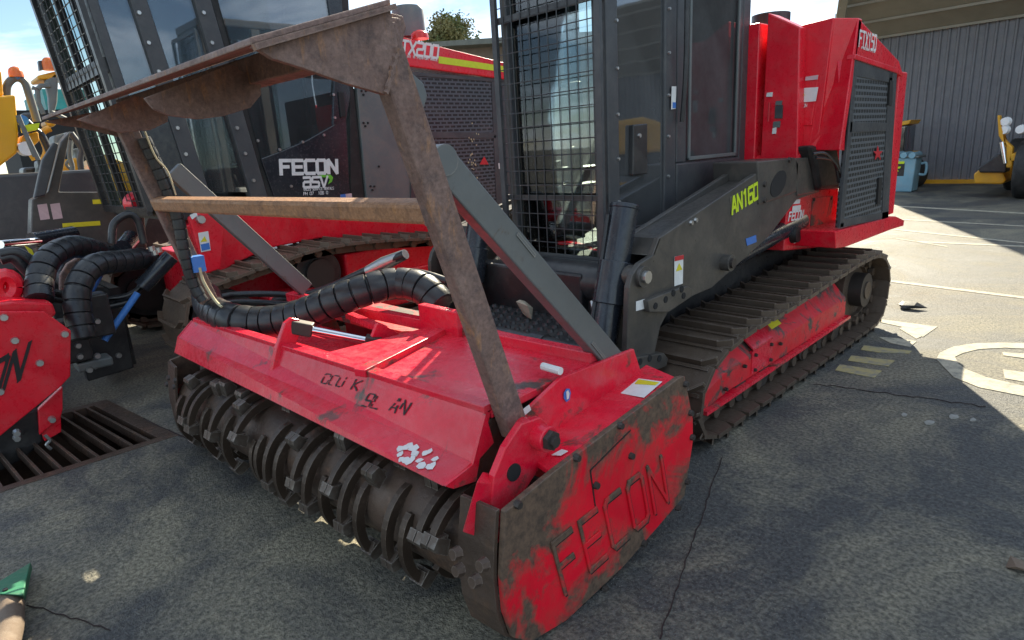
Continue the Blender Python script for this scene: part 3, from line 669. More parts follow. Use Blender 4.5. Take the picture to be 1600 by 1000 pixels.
# top deck
def hy(x): return hR[0].y + (x-hR[0].x)*(hL[0].y-hR[0].y)/(hL[0].x-hR[0].x)
def yb(x): return 1.72 + (x+1.4)*.076
MB().prism([(-1.39,hy(-1.39)+.03,.712),(-2.42,hy(-2.42)+.03,.712),(-2.32,yb(-2.32)-.02,.728),(-1.39,yb(-1.39),.728)], (0,0,-.03)).build('deck', 'red_worn', mh, bevel=.004)
MB().prism([(-2.42,hy(-2.42)+.03,.60),(-3.56,hy(-3.56)+.03,.60),(-3.56,yb(-3.56),.60),(-2.32,yb(-2.32),.60)], (0,0,-.03)).build('deck', 'red_worn', mh)
for xa, xb_, za, zb_, ya in ((-1.39,-3.56,.722,.722,'f'),(-1.39,-3.56,.74,.74,'b')):
    p = V((xa, hy(xa)+.022 if ya=='f' else yb(xa), za)); q = V((xb_, hy(xb_)+.022 if ya=='f' else yb(xb_), zb_))
    MB().beam(p, q, .05, .022 if ya=='f' else .05, (0,1,0)).build('deck_rail', 'red_worn', mh, bevel=.003)
MB().beam(PZ(562,583,.725), PZ(690,518,.735), .055, .03, (1,0,0)).build('rib', 'red_worn', mh, bevel=.003)
MB().beam(PZ(570,590,.69), PZ(690,530,.69), .02, .09, (1,0,0)).build('rib', 'red_worn', mh)
MB().prism([PX(x,y,-2.43) for x,y in [(574,545),(590,505),(600,508),(640,530),(600,552)]], (-.02,0,0)).build('rib', 'red_worn', mh, bevel=.003)
MB().beam(PZ(545,492,.73), PZ(600,515,.73), .03, .04, (0,0,1)).build('rib', 'red_worn', mh, bevel=.003)
MB().box((-2.34,1.62,.60),(-2.06,1.66,.84)).build('back_panel', 'red_worn', mh, bevel=.003)
# inner cheek and sloped shoulder on the near end
tp = [PX(x,y,XP) for x,y in [(865,738),(1062,590)]]
MB().prism([V((-1.375,1.27,.655)), V((-1.375,1.50,.735)), V((-1.375,1.93,.725)), V((-1.375,1.98,.61)), V((-1.375,1.27,.52))], (.016,0,0)).build('cheek', 'red_worn', mh, bevel=.003)
sh_ = MB().prism([tp[0]+V((-.003,0,-.004)), tp[1]+V((-.003,0,-.004)), V((-1.37,2.03,.63)), V((-1.37,1.3,.535))], (0,0,-.02)).build('shoulder', 'red_worn', mh, bevel=.003)
def on_sh(px, py):
    n = (tp[1]-tp[0]).cross(V((-1.37,1.3,.535))-tp[0]).normalized(); d = _ray(px, py); return EYE + d*((tp[0]-EYE).dot(n)/d.dot(n))
decal('warning_decal', 'decal_white', [on_sh(x,y) for x,y in [(970,615),(1006,622),(1035,597),(998,592)]], sh_, .001)
decal('warning_decal', 'decal_yellow', [on_sh(x,y) for x,y in [(992,601),(1024,603),(1030,599),(998,594)]], sh_, .003)
decal('safety_decal', 'decal_blue', [PX(x,y,-1.357) for x,y in [(880,614),(884,607),(889,607),(891,614),(889,624),(884,628),(880,622)]], mh, .002)
decal('safety_decal', 'decal_white', [PX(x,y,-1.357) for x,y in [(883,612),(886,609),(888,614),(887,622),(884,624)]], mh, .0045)
decal('worn_decal', 'decal_white', [PX(x,y,-1.357) for x,y in [(815,640),(826,632),(829,640),(820,648)]], mh, .002)
decal('worn_decal', 'decal_white', [on_sh(x,y) for x,y in [(862,712),(878,703),(888,706),(876,713)]], sh_, .002)
MB().cyl(PZ(848,572,.76), PZ(876,580,.76), .014, None, 10).build('grease_tube', 'decal_white', mh)
# -------- push frame
rust = 'rust'
def post(top, bot, side=.052, deep=.084):
    return MB().beam(bot, top, side, deep, (1,0,0)).build('guard_post', rust, mh, bevel=.006)
n_bot, n_top = V((-1.362,1.272,.62)), V((-1.362,.905,1.80))
post(n_top, n_bot)
l_bot, l_top = V((-3.46,1.12,.62)), PX(185,195,-3.46)
l_top = V((-3.46, l_top.y+.01, 1.79)); post(l_top, l_bot)
cb0, cb1 = V((-1.385,1.045,1.352)), V((-3.44,.915,1.352))
MB().beam(cb0, cb1, .062, .062, (0,.97,.25)).build('crossbar', 'rust_orange', mh, bevel=.012)
tipR, tipL = PX(393,70,-1.333), PX(66,188,-3.55)
bkR = PX(611,8,-1.333); bkL = tipL + (bkR-tipR)*.92
MB().prism([tipR, tipL, bkL, bkR], (0,0,.014)).build('top_plate', 'rust', mh, bevel=.003)
MB().beam(bkR+V((-.02,.0,-.06)), bkL+V((.1,0,-.06)), .08, .08, (0,1,0)).build('top_tube', 'rust', mh, bevel=.005)
MB().prism([PX(x,y,-1.331) for x,y in [(393,73),(610,14),(622,70),(603,148),(540,130),(475,107),(427,92),(408,80)]], (-.016,0,0)).build('gusset', 'rust', mh, bevel=.002)
MB().beam(tipR+V((.012,0,-.006)), bkR+V((.012,0,-.006)), .02, .012, (1,0,0)).build('gusset_flange', 'rust', mh)
for X_, poly in ((-2.05, [(226,153),(240,170),(262,180),(310,186),(350,181),(392,168),(408,148),(408,128),(360,100)]), (-2.75, [(120,187),(150,197),(187,207),(235,203),(262,190),(265,160),(210,150)]), (-3.5, [(68,190),(100,196),(130,200),(190,215),(205,200),(200,165)])):
    MB().prism([PX(x,y,X_) for x,y in poly], (-.016,0,0)).build('gusset', 'rust', mh, bevel=.002)
MB().prism([PX(x,y,-1.40) for x,y in [(612,20),(630,25),(635,42),(630,65),(618,75)]], (-.03,0,0)).build('ear', 'rust', mh, bevel=.003)
MB().prism([PX(x,y,-1.40) for x,y in [(640,110),(662,130),(668,150),(662,172),(650,176)]], (-.025,0,0)).build('ear', 'brace_steel', mh, bevel=.003)
for a_, b_ in ((PX(603,146,-1.329), PX(622,75,-1.329)), (cb0+V((.0,-.03,.035)), cb0+V((.0,-.03,-.035)))):
    MB().tube([a_.lerp(b_,i/14)+V((random.uniform(-.002,.002),random.uniform(-.003,.003),0)) for i in range(15)], [random.uniform(.006,.009) for _ in range(15)], 6).build('weld_bead', 'rust', mh, smooth=True)
# braces
bA, bB = PX(692,262,-1.40), PX(962,572,-1.40)
br1 = MB().beam(bA, bB, .055, .092, (1,0,0)).build('brace', 'brace_steel', mh, bevel=.005)
MB().cyl(PX(695,250,-1.372)+V((-.05,0,0)), PX(695,250,-1.372)+V((.006,0,0)), .042, None, 18).build('pin_boss', 'brace_steel', br1, smooth=True)
MB().cyl(PX(963,571,-1.372)+V((-.05,0,0)), PX(963,571,-1.372)+V((.012,0,0)), .034, None, 16).build('pin_boss', 'bolt_steel', br1, smooth=True)
for (x0,y0,x1,y1) in ((808,365,836,400),(925,535,945,560)):
    MB().beam(PX(x0,y0,-1.371), PX(x1,y1,-1.371), .004, .012, (1,0,0)).build('weld_mark', 'brace_steel', br1)
MB().beam(PX(270,265,-3.44), PX(478,452,-3.44), .05, .09, (1,0,0)).build('brace', 'brace_steel', mh, bevel=.005)
MB().prism([PX(x,y,-1.42) for x,y in [(945,565),(975,560),(1005,575),(1000,600),(960,612),(948,600)]], (-.05,0,0)).build('brace_ear', 'rust_dark', mh, bevel=.004)
# -------- hoses
Pm = [PY(690,478,1.80), PY(662,452,1.78), PY(622,443,1.72), PY(575,452,1.58), PY(520,472,1.44), PY(465,494,1.32), PY(410,503,1.2), PY(362,498,1.1), PY(330,482,1.1), PY(322,458,1.2)]
hose('hose_bundle', Pm, .08, mh, wrap=.072)
hose('hydraulic_hose', [PY(330,468,1.25), PY(370,460,1.4), PY(440,460,1.55), PY(500,468,1.65), PY(560,470,1.7)], .02, mh)
hose('hydraulic_hose', [PY(325,480,1.22), PY(370,472,1.42), PY(430,474,1.55), PY(500,480,1.65)], .02, mh)
hose('hydraulic_hose', [PY(430,470,1.75), PY(500,455,1.85), PY(570,425,1.95), PY(632,398,2.05)], .028, mh)
fit = [PY(575,424,1.95), PY(600,412,2.0), PY(634,397,2.06)]
MB().tube(fit, [.034,.042,.03], 10).build('hose_fitting', 'bolt_steel', mh, smooth=True)
hose('hydraulic_hose', [PY(480,470,1.8), PY(560,440,1.9), PY(640,425,2.0), PY(700,440,2.05)], .022, mh)
# slack sling hanging on the far post with pale tie
hose('sleeve', [PX(224,215,-3.40), PX(250,270,-3.40), PX(275,330,-3.40), PX(290,400,-3.40), PX(303,445,-3.40), PX(318,470,-3.38)], .03, mh, wrap=.05)
hose('tie', [PX(312,418,-3.36), PX(318,440,-3.36), PX(335,468,-3.33), PX(347,480,-3.25)], .007, mh, 'twine')
hose('tie', [PX(226,205,-3.36), PX(243,245,-3.36), PX(262,268,-3.36), PX(275,305,-3.36)], .004, mh, 'twine')
MB().box(tuple(PX(308,412,-3.39)-V((.03,.03,.04))), tuple(PX(308,412,-3.39)+V((.03,.03,.04)))).build('strap_clip', 'tape_blue', mh)
# rear cross tube and stepped push bar behind the deck
ra, rb_ = PY(785,523,1.98), PY(930,566,1.95)
MB().cyl(V((-3.4,1.93,.605)), V((-1.45,2.03,.605)), .055, None, 16).build('rear_tube', 'black_paint', mh, smooth=True)
for xx in (-2.35,-1.95,-1.62): MB().cyl(V((xx-.04,2.005+(xx+1.95)*.05,.605)), V((xx+.04,2.01+(xx+1.95)*.05,.605)), .064, None, 16).build('tube_collar', 'black_paint', mh, smooth=True)
MB().box((-3.52,1.58,.665),(-1.4,1.9,.685)).build('deck_slot_sun_block', 'red_frame', mh)  # added sheet closing the slot behind the deck against sunlight
MB().beam(V((-2.41,1.12,.645)), V((-2.32,1.64,.645)), .02, .09, (1,0,0)).build('rib', 'red_worn', mh)  # added filler between the deck levels to stop sunlight leaking through
# rear trap flap / skid under the near side plate
MB().prism([PX(x,y,-1.24) for x,y in [(985,880),(975,935),(945,985),(900,1000),(930,960)]], (-.03,0,0)).build('rear_skid', 'rust_dark', mh)
MB().box((-3.5,1.86,.02),(-1.25,1.9,.6)).build('rear_wall_sun_block', 'red_frame', mh)  # housing back, lower edge dropped to stop sun leaking under the rotor

# ================================================================== NEAR CARRIER
ct = thing('mulching_tractor', (-2.4,3.9,0), 'red tracked forestry tractor with black caged cab behind the near mulcher', 'tractor')
loop = [(2.95,0),(2.66,0.0),(2.50,.10),(2.47,.28),(2.58,.44),(2.78,.53),(3.1,.565),(3.6,.585),(4.25,.625),(4.85,.655),(5.18,.62),(5.36,.50),(5.43,.32),(5.37,.12),(5.22,.01),(4.9,0),(4.2,0),(3.5,0)]
for x0, x1 in ((-1.85,-1.394),(-3.43,-2.974)):
    make_track(ct, loop, x0, x1, .165, 'track_steel', 'track_steel')
    xm = (x0+x1)/2
    for yy, zz, rr in ((5.06,.33,.235),(2.82,.27,.19)):
        w_ = MB().cyl((xm-.07,yy,zz),(xm+.07,yy,zz), rr, None, 26).build('idler_wheel', 'track_steel', ct, smooth=True)
        if yy < 3: continue
        MB().cyl((xm+.07,yy,zz),(xm+.16,yy,zz), rr*.55, None, 18).build('hub', 'bolt_dark', w_, smooth=True)
        MB().cyl((xm+.07,yy,zz),(xm+.17,yy,zz), rr*.28, None, 12).build('hub_cap', 'track_steel', w_, smooth=True)
    for k in range(6):
        yy = 3.15+k*.29; MB().cyl((xm-.1,yy,.13),(xm+.12,yy,.13), .068, None, 14).build('track_roller', 'bolt_dark', ct, smooth=True)
# track frame (near): sloped shoulder box
fp = [(.17,-1.50),(.30,-1.50),(.36,-1.56),(.47,-1.66),(.47,-1.74),(.17,-1.74)]
def frame_sec(y, s=1., dz=0.): return [V((x_, y, z_*s+dz)) for z_, x_ in fp]
mb = MB(); A_, B_, C_ = frame_sec(2.72,.72,.02), frame_sec(3.0,1.0), frame_sec(4.75,1.1)
for P_, Q_ in ((A_,B_),(B_,C_)):
    n = len(P_)
    mb.add(P_+Q_, [[i,(i+1)%n,n+(i+1)%n,n+i] for i in range(n)])
mb.add(A_, [list(range(6))]); mb.add(C_, [list(range(6))])
tf = mb.build('track_frame', 'red_frame', ct, bevel=.006)
MB().prism([V((-1.492,3.26,.19)),V((-1.492,3.52,.20)),V((-1.492,3.52,.335)),V((-1.492,3.26,.325))], (-.02,0,0)).build('cover_plate', 'red_worn', tf, bevel=.003)
MB().prism([V((-1.493,3.27,.327)),V((-1.493,3.52,.337)),V((-1.60,3.52,.43)),V((-1.60,3.27,.42))], (0,0,.012)).build('cover_plate', 'red_worn', tf)
decal('frame_decal', 'decal_yellow', [V((-1.52,3.53,.375)),V((-1.52,3.66,.38)),V((-1.57,3.66,.425)),V((-1.57,3.53,.42))], tf, .02)
bolts([V((-1.49,y,z)) for y,z in [(3.29,.21),(3.49,.215),(3.29,.30),(3.49,.31),(3.62,.28),(2.95,.2),(3.16,.27)]], (1,0,0), 'bolt_dark', tf, .012, .012)
MB().prism([V((-1.47,2.72,.13)),V((-1.47,4.78,.175)),V((-1.47,4.78,.195)),V((-1.47,2.72,.152))], (-.09,0,0)).build('frame_rail', 'red_worn', tf)
MB().box((-3.26,2.75,.17),(-3.1,4.75,.5)).build('track_frame', 'red_frame', ct)
# belly and chassis
MB().box((-2.95,2.5,.3),(-1.88,5.5,.72)).build('chassis', 'black_paint', ct, bevel=.02)
MB().box((-2.9,2.45,.28),(-2.05,2.56,.86)).build('front_apron', 'black_paint', ct, bevel=.015)
stp = MB().box((-2.72,2.09,.595),(-1.84,2.44,.615)).build('step_plate', 'black_paint', ct)
for i in range(13):
    for j in range(5):
        p = V((-2.68+i*.067+(.033 if j%2 else 0), 2.12+j*.07, .618)); 
        if (i+j) % 1 == 0: MB().cyl(p-V((0,0,.01)), p+V((0,0,.012)), .022, .013, 7).build('tread_button', 'black_paint', stp)
MB().cyl((-2.75,2.56,.80),(-1.95,2.56,.80), .11, None, 18).build('torque_tube', 'black_paint', ct, smooth=True)
# cab
YF, XS, XL = 2.67, -2.03, -2.77
cz = 2.95
cabp = lambda x,y,z0,z1,w,d: MB().box((x,y,z0),(x+w,y+d,z1)).build('cab_post', 'cab_grey', ct, bevel=.008)
cabp(XS-.09, YF, .80, cz, .09, .10); cabp(XL, YF, .80, cz, .05, .07); cabp(XS-.08, 3.20, .9, cz, .078, .12); cabp(XL, 3.20, .9, cz, .06, .1); cabp(XS-.08,4.1,.9,cz,.078,.1); cabp(XL,4.1,.9,cz,.06,.1)
MB().box((XL,YF-.02,.72),(XS,YF+.10,.86)).build('cab_sill', 'cab_grey', ct, bevel=.01)
MB().box((XL,YF,cz),(XS,4.25,cz+.09)).build('cab_roof', 'cab_grey', ct, bevel=.02)
MB().box((XL+.06,4.21,.86),(XS-.085,4.245,cz)).build('rear_wall_sun_block', 'cab_grey', ct)  # solid back added to block sun through the cab, closes the rear window
MB().box((XL+.06,YF+.1,.80),(XS-.09,4.1,.86)).build('cab_floor', 'dark_inside', ct)
mesh_guard(ct, (XL+.0,YF-.045,2.9), (XS-.012,YF-.045,2.9), (XS-.012,YF-.045,.90), (XL+.0,YF-.045,.90), 11, 25, .0029, mat='cab_grey')
for zz in (2.2, 1.23): MB().beam((XL,YF-.03,zz), (XS,YF-.03,zz), .03, .02, (0,0,1)).build('guard_bar', 'black_paint', ct)
MB().box((XL+.05,YF+.03,.90),(XS-.09,YF+.036,2.9)).build('windscreen', 'glass_clear', ct)
bolts([V((XL+.18+i*.2,YF-.06,.865)) for i in range(3)], (0,-1,0), 'bolt_steel', ct, .011, .01)
# side window with bolted frame
sw = MB().box((XS-.03,YF+.10,1.03),(XS-.018,3.20,2.9)).build('side_window', 'glass_side', ct)
bolts([V((XS+.001,YF+.085,.98+i*.222)) for i in range(9)], (1,0,0), 'bolt_steel', sw, .0095, .009)
bolts([V((XS+.001,3.235,1.08+i*.222)) for i in range(9)], (1,0,0), 'bolt_steel', sw, .0095, .009)
MB().box((XS-.06,YF+.1,.86),(XS-.014,3.2,1.05)).build('side_panel', 'cab_grey', ct, bevel=.004)
MB().prism([PX(x,y,XS+.01) for x,y in [(990,195),(1012,193),(1012,272),(989,274)]], (-.03,0,0)).build('latch_cover', 'black_paint', ct, bevel=.006)
bolts([PX(999,212,XS+.012)], (1,0,0), 'bolt_steel', ct, .013, .008)
# door with hinge bar
door = MB().box((XS-.05,3.33,.92),(XS-.004,4.16,1.37)).build('door', 'cab_grey', ct, bevel=.012)
for lo, hi in (((XS-.05,3.33,1.37),(XS-.006,3.44,2.9)), ((XS-.05,4.06,1.37),(XS-.006,4.16,2.9))): MB().box(lo, hi).build('door_frame', 'cab_grey', door, bevel=.008)
MB().box((XS-.034,3.44,1.37),(XS-.022,4.06,2.9)).build('door_glass', 'glass_door', door)
for p_, q_ in (((XS,3.46,1.39),(XS,4.04,1.39)),((XS,3.46,1.39),(XS,3.46,2.88)),((XS,4.04,1.39),(XS,4.04,2.88))): MB().beam(p_, q_, .012, .022, (1,0,0)).build('window_seal', 'panel_grey', door, bevel=.003)
MB().tube(smooth_path([(XS+.03,3.33,2.9),(XS+.05,3.33,2.4),(XS+.05,3.33,1.9),(XS+.03,3.33,1.6)], 4), .014, 8).build('grab_bar', 'black_paint', ct, smooth=True)
decal('door_decal', 'decal_white', [PX(x,y,XS+.006) for x,y in [(1049,135),(1056,135),(1055,170),(1048,171)]], ct, .002)
decal('door_decal', 'decal_blue', [PX(x,y,XS+.006) for x,y in [(1050,160),(1055,160),(1055,169),(1050,169)]], ct, .004)
# seat and console seen through the cage
st = MB().box((-2.62,3.25,.95),(-2.16,3.7,1.15)).build('seat', 'seat_black', ct, bevel=.05)
MB().prism([(-2.6,3.65,1.12),(-2.18,3.65,1.12),(-2.2,3.85,1.95),(-2.58,3.85,1.95)], (0,.1,0)).build('backrest', 'seat_black', st, bevel=.04)
for x_ in (-2.68,-2.14): MB().box((x_-.06,2.98,1.2),(x_+.06,3.4,1.27)).build('armrest', 'seat_black', st, bevel=.02); MB().cyl((x_,3.03,1.27),(x_,3.0,1.42), .018, .026, 8).build('joystick', 'seat_black', st)
MB().box((-2.5,2.83,1.55),(-2.34,2.87,1.85)).build('monitor', 'cab_grey', ct, bevel=.02)
MB().tube([(-2.42,2.85,1.5),(-2.5,2.95,1.2),(-2.55,3.0,.9)], .012, 6).build('monitor_stalk', 'bolt_dark', ct)
MB().box((-2.7,2.82,1.02),(-2.56,2.92,1.28)).build('pedal_box', 'paper', ct, bevel=.02)
# engine cowl behind the cab
MB().box((-2.75,4.26,.8),(-2.0,5.4,2.02)).build('engine_block', 'red_fresh', ct, bevel=.01)
cw = MB().box((-2.72,4.18,.9),(-1.96,4.3,2.19)).build('cowl', 'red_fresh', ct, bevel=.008)
MB().prism([PY(x,y,4.20) for x,y in [(1200,20),(1250,42),(1246,250),(1188,250)]], (0,.16,0)).build('control_panel', 'red_fresh', ct, bevel=.008)
pb_ = MB().prism([PY(x,y,4.30) for x,y in [(1250,40),(1303,27),(1275,250),(1244,250)]], (0,.08,0)).build('cowl_panel', 'red_fresh', ct, bevel=.006)
MB().prism([PY(x,y,4.29) for x,y in [(1245,130),(1279,117),(1268,196),(1236,196)]], (0,.02,0)).build('hatch', 'red_fresh', pb_, bevel=.004)
dpl = decal('warning_decal', 'decal_white', [PY(x,y,4.285) for x,y in [(1248,138),(1279,136),(1275,158),(1244,161)]], pb_, .002)
decal('warning_decal', 'decal_yellow', [PY(x,y,4.283) for x,y in [(1249,150),(1254,142),(1258,149)]], pb_, .003)
letters('FECON', PY(1245,169,4.285), PY(1261,167,4.285), PY(1245.5,164,4.285), .9).build('lettering', 'decal_white', pb_)
decal('warning_decal', 'decal_pink', [PY(x,y,4.285) for x,y in [(1259,120),(1279,117),(1278,124),(1258,126)]], pb_, .002)
for (x,y,w_,h_,mt) in ((1212,165,12,20,'cab_grey'),(1199,145,9,6,'decal_white'),(1209,190,11,9,'panel_grey'),(1208,200,6,9,'decal_white'),(1213,158,10,6,'panel_grey')):
    decal('switch' if mt!='decal_white' else 'switch_label', mt, [PY(x,y,4.198),PY(x+w_,y-1,4.198),PY(x+w_-1,y+h_,4.198),PY(x-1,y+h_,4.198)], ct, .002, .006)
MB().tube([PY(1202,160,4.17),PY(1201,175,4.17),PY(1200,190,4.17)], .006, 6).build('cable', 'decal_red', ct)
# wedge fender up to the hood corner
HX = -1.444
w0 = [PY(x,y,4.30) for x,y in [(1298,28),(1262,235)]]
w1 = [PX(x,y,HX) for x,y in [(1342,28),(1312,235)]]
MB().prism([w0[0], w1[0], w1[1], w0[1]], (0,.06,0)).build('fender', 'red_fresh', ct, bevel=.006)
MB().prism([PX(1342,150,HX-.01), PX(1318,235,HX-.01), PY(1262,232,4.28), PX(1322,170,HX-.01)], (.0,.012,0)).build('fender_gusset', 'red_fresh', ct)
# hood: side frame, grille, top
hs = [PX(x,y,HX) for x,y in [(1342,28),(1405,95),(1412,117),(1402,112),(1336,90)]]
hb = MB().prism(hs, (-.9,0,0)).build('engine_hood', 'red_fresh', ct, bevel=.008)
MB().prism([PX(1337,84,HX+.012),PX(1402,106,HX+.012),PX(1413,119,HX+.012),PX(1402,114,HX+.012),PX(1336,92,HX+.012)], (-.05,0,0)).build('hood_lip', 'red_fresh', hb, bevel=.004)
letters('FTX150', PX(1341,72,HX), PX(1367,79,HX), PX(1343,48,HX), weight=.95, gap=1.7).build('lettering', 'decal_white', hb)
words('FECON FTX', PX(1345,76,HX), PX(1366,83,HX), PX(1345.5,73,HX), 'lettering', 'decal_white', hb, weight=1.2, gap=1.2)
gp = MB().prism([PX(x,y,HX-.004) for x,y in [(1336,92),(1402,113),(1388,341),(1312,356)]], (-.03,0,0)).build('engine_grille', 'grille_fine', ct, bevel=.004)
for poly in ([(1336,92),(1341,93),(1318,355),(1312,356)],[(1390,109),(1402,113),(1388,341),(1378,343)],[(1334,118),(1394,130),(1395,113),(1336,92)],[(1313,356),(1388,341),(1388.5,330),(1314,343)],[(1329,190),(1386,192),(1384.5,205),(1328,207)]):
    MB().prism([PX(x,y,HX+.002) for x,y in poly], (-.02,0,0)).build('grille_frame', 'cab_grey', gp, bevel=.002)
MB().prism([PX(x,y,HX+.01) for x,y in [(1391,125),(1396,127),(1394,165),(1389,164)]], (-.02,0,0)).build('handle', 'ink_black', gp)
MB().prism([PX(x,y,HX+.01) for x,y in [(1374,278),(1379,277),(1376,318),(1371,319)]], (-.02,0,0)).build('handle', 'ink_black', gp)
st_ = [PX(1371+ (10 if i%2==0 else 4)*math.sin(i*math.pi/5)*.75, 240- (12 if i%2==0 else 4.5)*math.cos(i*math.pi/5), HX+.004) for i in range(10)]
MB().prism(st_, (.004,0,0)).build('star_decal', 'decal_red', gp)
MB().box((HX-.2,5.33,.85),(HX-.01,5.52,1.88)).build('rear_corner_post', 'red_fresh', ct, bevel=.01)
MB().prism([PX(x,y,HX+.02) for x,y in [(1305,362),(1400,338),(1413,344),(1412,353),(1395,358),(1322,386),(1306,388)]], (-.35,0,0)).build('bumper', 'red_fresh', ct, bevel=.006)
# lower body panels ahead of the grille
lb = MB().prism([PX(x,y,-1.68) for x,y in [(1232,300),(1250,240),(1312,232),(1308,384),(1225,392)]], (-.3,0,0)).build('lower_body', 'red_fresh', ct, bevel=.008)
ap = MB().prism([PX(x,y,-1.675) for x,y in [(1270,309),(1302,306),(1298,374),(1265,378)]], (-.01,0,0)).build('access_panel', 'red_frame', lb, bevel=.003)
bolts([PX(x,y,-1.673) for x,y in [(1272,312),(1266,373),(1307,369),(1299,310)]], (1,0,0), 'bolt_dark', lb, .012, .006)
letters('FECON', PX(1231,345,-1.679), PX(1253,341,-1.679), PX(1233,332,-1.679), 1.2).build('lettering', 'decal_white', lb)
for q_, mt in (([(1240,312),(1250,311),(1249,318),(1239,319)],'decal_white'),([(1238,322),(1251,320),(1250,328),(1237,330)],'decal_white'),([(1240,353),(1251,352),(1249,379),(1240,380)],'decal_white'),([(1241,357),(1250,356),(1249,367),(1241,368)],'decal_blue')):
    decal('body_decal', mt, [PX(x,y,-1.679) for x,y in q_], lb, .002 if mt=='decal_white' else .004)
lp = MB().cyl(PX(1236,366,-1.69)+V((0,.0,0)), PX(1236,366,-1.69)+V((.05,0,0)), .06, .05, 16).build('work_lamp', 'ink_black', lb, smooth=True)
# roof-top precleaner
MB().cyl(V((-2.15,4.75,1.9)), V((-2.15,4.75,2.32)), .13, None, 20).build('air_precleaner', 'black_paint', ct, smooth=True)
# -------- loader arms
def arm(dx, full=True):
    xo = -1.65+dx
    o = [PX(x,y,-1.65)+V((dx,0,0)) for x,y in [(1240,248),(1262,246),(1280,262),(1280,300),(1245,312),(1200,371),(1112,450),(1050,476),(1032,510),(1018,575),(978,578),(983,450),(988,430),(1000,412),(1020,399),(1030,372),(1180,272)]]
    am = MB().prism(o, (-.03,0,0)).build('loader_arm', 'arm_black', ct, bevel=.004)
    MB().prism([p+V((-.17,0,0)) for p in o], (-.03,0,0)).build('inner_plate', 'arm_black', am, bevel=.004)
    p0, p1 = o[15]+V((-.085,.0,-.012)), o[0]+V((-.085,0,-.014))
    MB().beam(p0, p1, .168, .02, (1,0,0)).build('top_plate', 'arm_black', am)
    MB().prism([o[15]+V((0,0,-.002)), o[14]+V((0,0,-.002)), o[14]+V((-.17,0,-.002)), o[15]+V((-.17,0,-.002))], (0,.012,0)).build('top_plate', 'arm_black', am)
    # upper knuckle
    k = [PX(x,y,-1.64)+V((dx,0,0)) for x,y in [(1184,252),(1242,246),(1248,256),(1245,300),(1212,312),(1186,320)]]
    kb = MB().prism(k, (-.28,0,0)).build('knuckle', 'arm_black', am, bevel=.008)
    c = PX(1216,287,-1.64)+V((dx,0,0)); ring = []
    mb = MB(); u = V((0,.105,.012)); v_ = V((0,.02,.075))
    mb.prism([c+u*math.cos(q)+v_*math.sin(q)+V((.003,0,0)) for q in [i*math.pi/14 for i in range(28)]], (-.006,0,0)); mb.build('oval_hole', 'dark_inside', am)
    MB().prism([PX(x,y,-1.64)+V((dx,0,0)) for x,y in [(1243,247),(1280,245),(1284,262),(1278,300),(1246,306)]], (-.25,0,0)).build('knuckle', 'arm_black', am, bevel=.008)
    bolts([PX(x,y,-1.64)+V((dx,0,0)) for x,y in [(1194,288),(1194,313),(1233,250)]], (1,0,0), 'bolt_dark', am, .018, .012)
    bolts([PX(x,y,-1.65)+V((dx,0,0)) for x,y in [(1079,348),(1086,344)]], (1,0,0), 'bolt_steel', am, .014, .012)
    q = PX(1002,432,-1.65)+V((dx,0,0)); pn = MB().cyl(q+V((-.22,0,0)), q+V((.02,0,0)), .05, None, 18).build('pivot_pin', 'arm_black', am, smooth=True)
    MB().cyl(q+V((.015,0,0)), q+V((.04,0,0)), .03, None, 10).build('pin_head', 'bolt_steel', am)
    q = PX(1130,410,-1.65)+V((dx,0,0)); MB().cyl(q+V((-.2,0,0)), q+V((.05,0,0)), .045, None, 18).build('pivot_pin', 'arm_black', am, smooth=True)
    MB().cyl(q+V((.04,0,0)), q+V((.065,0,0)), .028, None, 10).build('pin_head', 'bolt_dark', am)
    # lower quick-hitch lugs with drilled holes
    for poly, hs_ in (([(1035,460),(1075,447),(1083,452),(1082,463),(1045,488),(1015,488),(1012,470)], [(1040,468),(1052,458),(1065,452),(1068,462),(1024,478)]), ([(985,560),(1038,552),(1044,560),(1042,572),(1012,584),(985,582)], [(1000,565),(1015,560),(1030,560)])):
        lg = MB().prism([PX(x,y,-1.62)+V((dx,0,0)) for x,y in poly], (-.06,0,0)).build('hitch_lug', 'arm_black', am, bevel=.004)
        for x,y in hs_: c = PX(x,y,-1.62)+V((dx,0,0)); MB().cyl(c+V((-.004,0,0)), c+V((.003,0,0)), .017, None, 10).build('drilled_hole', 'dark_inside', am)
    return am
am = arm(0)
decal('number_backing', 'arm_black', [PX(x,y,-1.65) for x,y in [(1140,308),(1184,284),(1186,306),(1142,338)]], am, .001)
letters('AN160', PX(1143,334,-1.65), PX(1183,309,-1.65), PX(1142,310,-1.65), weight=1.3, gap=1.3, lift=.004).build('unit_number', 'decal_lime', am, label='yellow unit number AN160')
decal('warning_decal', 'decal_white', [PX(x,y,-1.65) for x,y in [(1053,401),(1067,398),(1066,443),(1053,447)]], am, .002)
decal('warning_decal', 'decal_red', [PX(x,y,-1.65) for x,y in [(1053,401),(1067,398),(1067,405),(1053,408)]], am, .004)
decal('warning_decal', 'decal_yellow', [PX(x,y,-1.65) for x,y in [(1055,424),(1060,411),(1065,421)]], am, .004)
decal('warning_decal', 'decal_white', [PX(x,y,-1.65) for x,y in [(993,471),(1007,467),(1007,482),(993,486)]], am, .002)
arm(-1.33)
